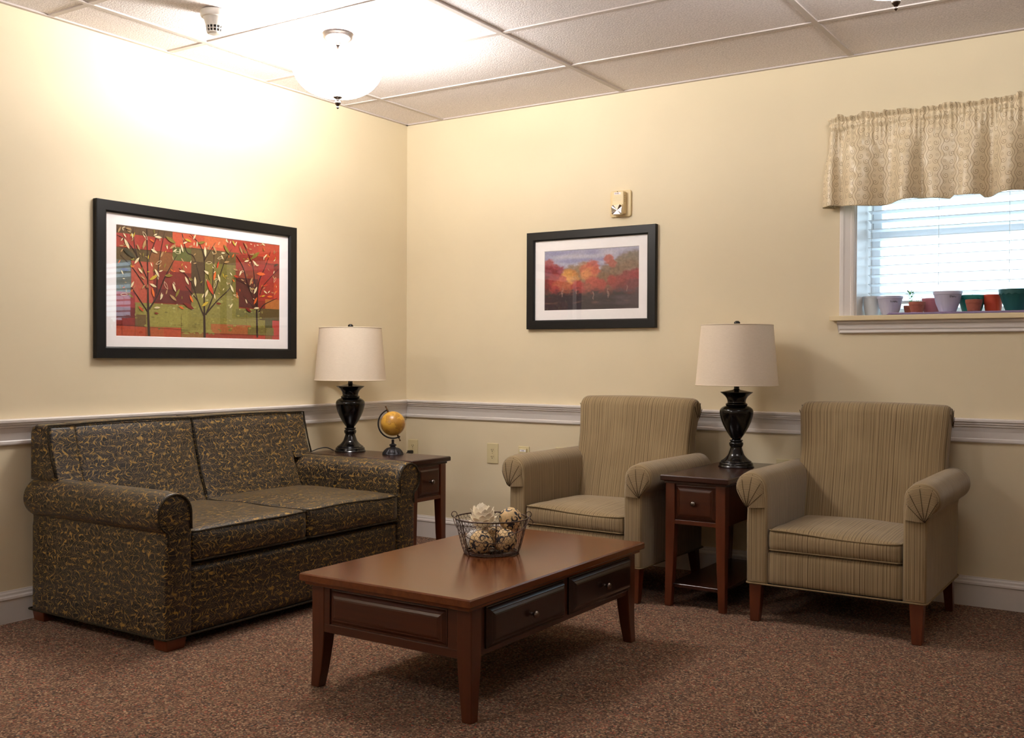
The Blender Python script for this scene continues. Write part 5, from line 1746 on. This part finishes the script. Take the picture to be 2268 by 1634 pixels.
pb = empty('petal_ball', (1.868, -1.846, 0.504), 0, 'cream ball of overlapping paper petals topping the basket', 'decorative ball', 'balls in the wire basket')
bm = bmesh.new(); bmesh.ops.create_uvsphere(bm, u_segments=24, v_segments=16, radius=0.036)
link('core', bm, M['paper'], pb, smooth=True)
bm = bmesh.new()
NP = 62
for k in range(NP):
    zc = 1 - 2 * (k + 0.5) / NP
    an = k * 2.399963
    n = Vector((sqrt(1 - zc * zc) * cos(an), sqrt(1 - zc * zc) * sin(an), zc))
    upv = Vector((0, 0, 1))
    t_ = (upv - n * n.dot(upv))
    if t_.length < 0.05: t_ = n.orthogonal()
    t_.normalize()
    b_ = n.cross(t_)
    flare = 0.12 + 0.22 * random.random()
    rows2 = []
    for (s, w) in ((0.0, 0.35), (0.3, 0.85), (0.6, 1.0), (0.82, 0.72), (1.0, 0.12)):
        rows2.append([bm.verts.new(n * (0.036 + 0.005 * s + 0.018 * flare * s * s * 3) * (1) + t_ * (0.028 * (s - 0.35)) + b_ * (u * w * 0.0135) - n * (abs(u) * 0.0022)) for u in (-1, -.4, .4, 1)])
    for a, b in zip(rows2, rows2[1:]):
        for i in range(3): bm.faces.new((a[i], a[i + 1], b[i + 1], b[i]))
pt = link('petals', bm, M['paper'], pb)
md = pt.modifiers.new('thickness', 'SOLIDIFY'); md.thickness = 0.0011

sb = bmesh.new()
bmesh.ops.create_uvsphere(sb, u_segments=96, v_segments=64, radius=0.034)
for v in sb.verts:
    d = v.co.normalized()
    k = sin(d.dot(Vector((5, 9, 3))) * 3.2 + 3 * noise.noise(d * 2.5)) + 0.8 * sin(d.dot(Vector((-8, 3, 7))) * 3.4 + 2 * noise.noise(d * 3 + Vector((4, 1, 1))))
    v.co = d * (0.034 + 0.0017 * k)
sbo = link('decorative_ball', sb, M['silver'], smooth=True, loc=(1.830, -1.842, 0.4205))
tag(sbo, 'silvery white textured ball at the left back of the basket', 'decorative ball', 'balls in the wire basket')

# ================================================================== WINDOW SILL
SZ = 1.2975
def pot(name, label, cat, x, y, h, rt_, rb_, m, rim=0.010, flute=0, scal=0, soil=True, z0=SZ, grp='pots on the window sill'):
    t = empty(name, (x, y, z0), 0, label, cat, grp)
    bm = bmesh.new()
    pr = [(0, 0), (rb_, 0), (rb_ + (rt_ - rb_) * 0.55, h * 0.42), (rt_ * 0.955, h - rim - 0.001), (rt_ * 0.965, h - rim), (rt_, h - rim + 0.001), (rt_ * 1.02, h), (rt_ * 0.98, h + 0.0005), (rt_ * 0.93, h - 0.004), (rt_ * 0.90, h - rim * 1.2), (0, h - rim * 1.2)]
    lathe(bm, pr, 96)
    for v in bm.verts:
        r = sqrt(v.co.x ** 2 + v.co.y ** 2); a = atan2(v.co.y, v.co.x)
        if flute and r > rb_ * 0.9 and 0.002 < v.co.z < h - rim - 0.002:
            k = 1 + 0.018 * abs(sin(a * flute / 2)); v.co.x *= k; v.co.y *= k
        if scal and v.co.z > h - rim * 1.05 and v.co.z < h - rim * 0.8: v.co.z += 0.003 * sin(a * scal)
    fix_normals(bm)
    link('pot_body', bm, m, t, smooth=True, angle=40)
    if soil:
        bm = bmesh.new(); lathe(bm, [(0, h - rim), (rt_ * 0.6, h - rim + 0.001), (rt_ * 0.905, h - rim * 1.1)], 32)
        link('soil', bm, M['soil'], t, smooth=True)
    return t
def handwriting(parent, r, z, word_pts, a_mid):
    bm = bmesh.new()
    for st in word_pts:
        pts = []
        for (px, pz) in st:
            a = a_mid + px / r
            pts.append(((r + 0.0006) * cos(a), (r + 0.0006) * sin(a), z + pz))
        tube(bm, pts, 0.0007, 4)
    link('handwriting', bm, M['slot'], parent)
lav = mat('grey_lavender_plastic', (186, 184, 204), rough=0.5, var=0.03)
whitep = mat('white_foam_cup', (226, 232, 240), rough=0.6, var=0.01)
pink = mat('dusty_pink_plastic', (176, 108, 118), rough=0.55, var=0.04)
teal = mat('teal_plastic', (28, 126, 116), rough=0.45, var=0.05)
dteal = mat('dark_green_plastic', (16, 78, 76), rough=0.45, var=0.05)
red = mat('orange_red_plastic', (190, 70, 44), rough=0.5, var=0.05)
pot('foam_cup', 'tall white cup at the far left of the window sill', 'cup', 2.762, 0.115, 0.096, 0.040, 0.029, whitep, rim=0.008)
am = radians(-58)
p_ = pot('flower_pot', 'pale grey bowl pot with handwriting, second from the left on the sill', 'flower pot', 2.853, 0.085, 0.092, 0.058, 0.034, lav, rim=0.012, flute=24)
handwriting(p_, 0.0535, 0.062, [[(-.016, .008), (-.014, 0), (-.010, .006), (-.008, 0), (-.004, .004)], [(-.002, .004), (.002, .006), (.004, .001), (0, 0), (-.001, .004)], [(.006, 0), (.007, .006), (.010, .006), (.012, 0), (.018, .003)]], am)
p_ = pot('flower_pot', 'small dark terracotta pot with a leafy white-flowered seedling', 'flower pot', 2.935, 0.130, 0.048, 0.030, 0.021, M['terracotta'], rim=0.012)
bm = bmesh.new()
rn = random.Random(4)
for k in range(5):
    a = rn.uniform(0, 6.28); tube(bm, [(0, 0, 0.035), (0.006 * cos(a), 0.006 * sin(a), 0.07), (0.016 * cos(a), 0.016 * sin(a), 0.10 + rn.uniform(-.01, .012))], 0.0011, 5)
link('stems', bm, M['leafg'], p_)
def leaflet(bm, c, a, e, l):
    d = Vector((cos(a) * cos(e), sin(a) * cos(e), sin(e))); s = d.cross(Vector((0, 0, 1))).normalized(); u = s.cross(d)
    v = [bm.verts.new(Vector(c) + d * l * q + s * l * w + u * l * h) for q, w, h in ((0, 0, 0), (.35, .3, .06), (.8, .22, .05), (1, 0, 0), (.8, -.22, .05), (.35, -.3, .06))]
    bm.faces.new(v)
bm = bmesh.new()
for k in range(34):
    a = rn.uniform(0, 6.28); leaflet(bm, (0.014 * cos(a) * rn.random(), 0.014 * sin(a), rn.uniform(0.085, 0.112)), a, rn.uniform(-.3, .8), rn.uniform(.010, .018))
md = link('leaves', bm, M['leafg'], p_).modifiers.new('thickness', 'SOLIDIFY'); md.thickness = 0.0004
bm = bmesh.new()
for q in ((0, -0.008, 0.112), (0.013, -.01, 0.100), (-.012, -.01, .104)):
    for k in range(5): leaflet(bm, q, 2 * pi * k / 5, 0.3, 0.007)
md = link('blossoms', bm, M['petal'], p_).modifiers.new('thickness', 'SOLIDIFY'); md.thickness = 0.0004
p_ = pot('flower_pot', 'small light terracotta pot with two thin drooping leaves', 'flower pot', 2.980, 0.058, 0.048, 0.036, 0.026, M['terracotta'], rim=0.014, z0=SZ + 0.0125)
bm = bmesh.new()
tube(bm, smooth_prof([(0, 0, 0.04), (-0.004, 0, 0.062), (-0.012, 0, 0.072)], 4), 0.0008, 5); tube(bm, smooth_prof([(0, 0, 0.04), (0.010, 0, 0.064), (0.020, 0, 0.068)], 4), 0.0008, 5)
for q in ((-0.012, 0, .072), (0.020, 0, .068)):
    leaflet(bm, q, pi if q[0] < 0 else 0, -0.1, 0.014); leaflet(bm, q, -1, .2, 0.012)
link('seedling', bm, M['leafg'], p_)
pot('flower_pot', 'dusty pink pot behind the larger pale bowl', 'flower pot', 3.028, 0.135, 0.080, 0.043, 0.030, pink)
p_ = pot('flower_pot', 'pale grey fluted bowl pot with handwriting, between the pink and teal pots', 'flower pot', 3.117, 0.030, 0.090, 0.061, 0.036, lav, rim=0.014, flute=28, z0=SZ + 0.0125)
handwriting(p_, 0.0575, 0.062, [[(-.012, 0), (-.012, .009), (-.006, .007), (-.005, .002), (-.012, 0)], [(-.002, .005), (.002, .005), (.002, 0), (-.002, 0), (-.002, .005)], [(.005, 0), (.005, .005), (.009, .005), (.010, 0), (.016, .002)]], am)
p_ = pot('flower_pot', 'teal bowl pot with scalloped rim and a tiny sprout', 'flower pot', 3.205, 0.113, 0.088, 0.058, 0.036, teal, rim=0.018, scal=18)
bm = bmesh.new(); tube(bm, [(0, 0, 0.06), (0.002, 0, 0.095)], 0.0009, 5); leaflet(bm, (0.002, 0, .095), 0.5, .5, .016); leaflet(bm, (0.002, 0, .095), 2.8, .1, .014)
link('seedling', bm, M['leafg'], p_)
pot('flower_pot', 'small terracotta pot standing in front of the teal bowl', 'flower pot', 3.230, 0.008, 0.050, 0.035, 0.026, M['terracotta'], rim=0.016, z0=SZ + 0.0125)
pot('flower_pot', 'orange-red pot partly behind the dark green bowl', 'flower pot', 3.294, 0.110, 0.088, 0.042, 0.030, red)
pot('flower_pot', 'dark green bowl pot with wavy rim at the right edge of the photo', 'flower pot', 3.396, 0.036, 0.092, 0.069, 0.042, dteal, rim=0.022, scal=16, z0=SZ + 0.0125)

# folded lilac cloth along the front of the sill
cl = bmesh.new()
NXc, NYc = 120, 10
def cloth_z(i, layer):
    x = i / NXc
    return 0.0006 + layer * 0.0042 + 0.0016 * noise.noise(Vector((x * 9, layer * 3.1, 0.5))) + (0.0015 if layer else 0)
top_, bot_ = [], []
path = []
for k in range(2):
    pass
rings = []
for i in range(NXc + 1):
    x = 2.873 + 0.80 * i / NXc
    hgt = 0.0095 + 0.0020 * noise.noise(Vector((x * 14, 0, 2))) + 0.0012 * noise.noise(Vector((x * 40, 0, 5)))
    front = -0.046 + 0.003 * noise.noise(Vector((x * 11, 3, 1)))
    ring = []
    for (y_, z_) in ((0.045, 0.0008), (front + .002, 0.0008), (front, 0.0022), (front + .001, hgt * .42), (front + 0.010, hgt * .50), (front + .001, hgt * .58), (front + 0.0, hgt * 0.9), (front + .003, hgt), (0.0, hgt + 0.0005), (0.045, hgt * .9)):
        ring.append(cl.verts.new((x + (0.012 * (z_ / hgt - .5) if i == 0 else 0), y_, SZ + z_)))
    rings.append(ring)
for a, b in zip(rings, rings[1:]):
    n = len(a)
    for i in range(n): cl.faces.new((a[i], a[(i + 1) % n], b[(i + 1) % n], b[i]))
cl.faces.new(rings[0]); cl.faces.new(rings[-1][::-1]); fix_normals(cl)
tag(link('folded_cloth', cl, M['felt'], smooth=True, angle=60), 'folded lilac cloth lying along the front of the window sill', 'cloth')
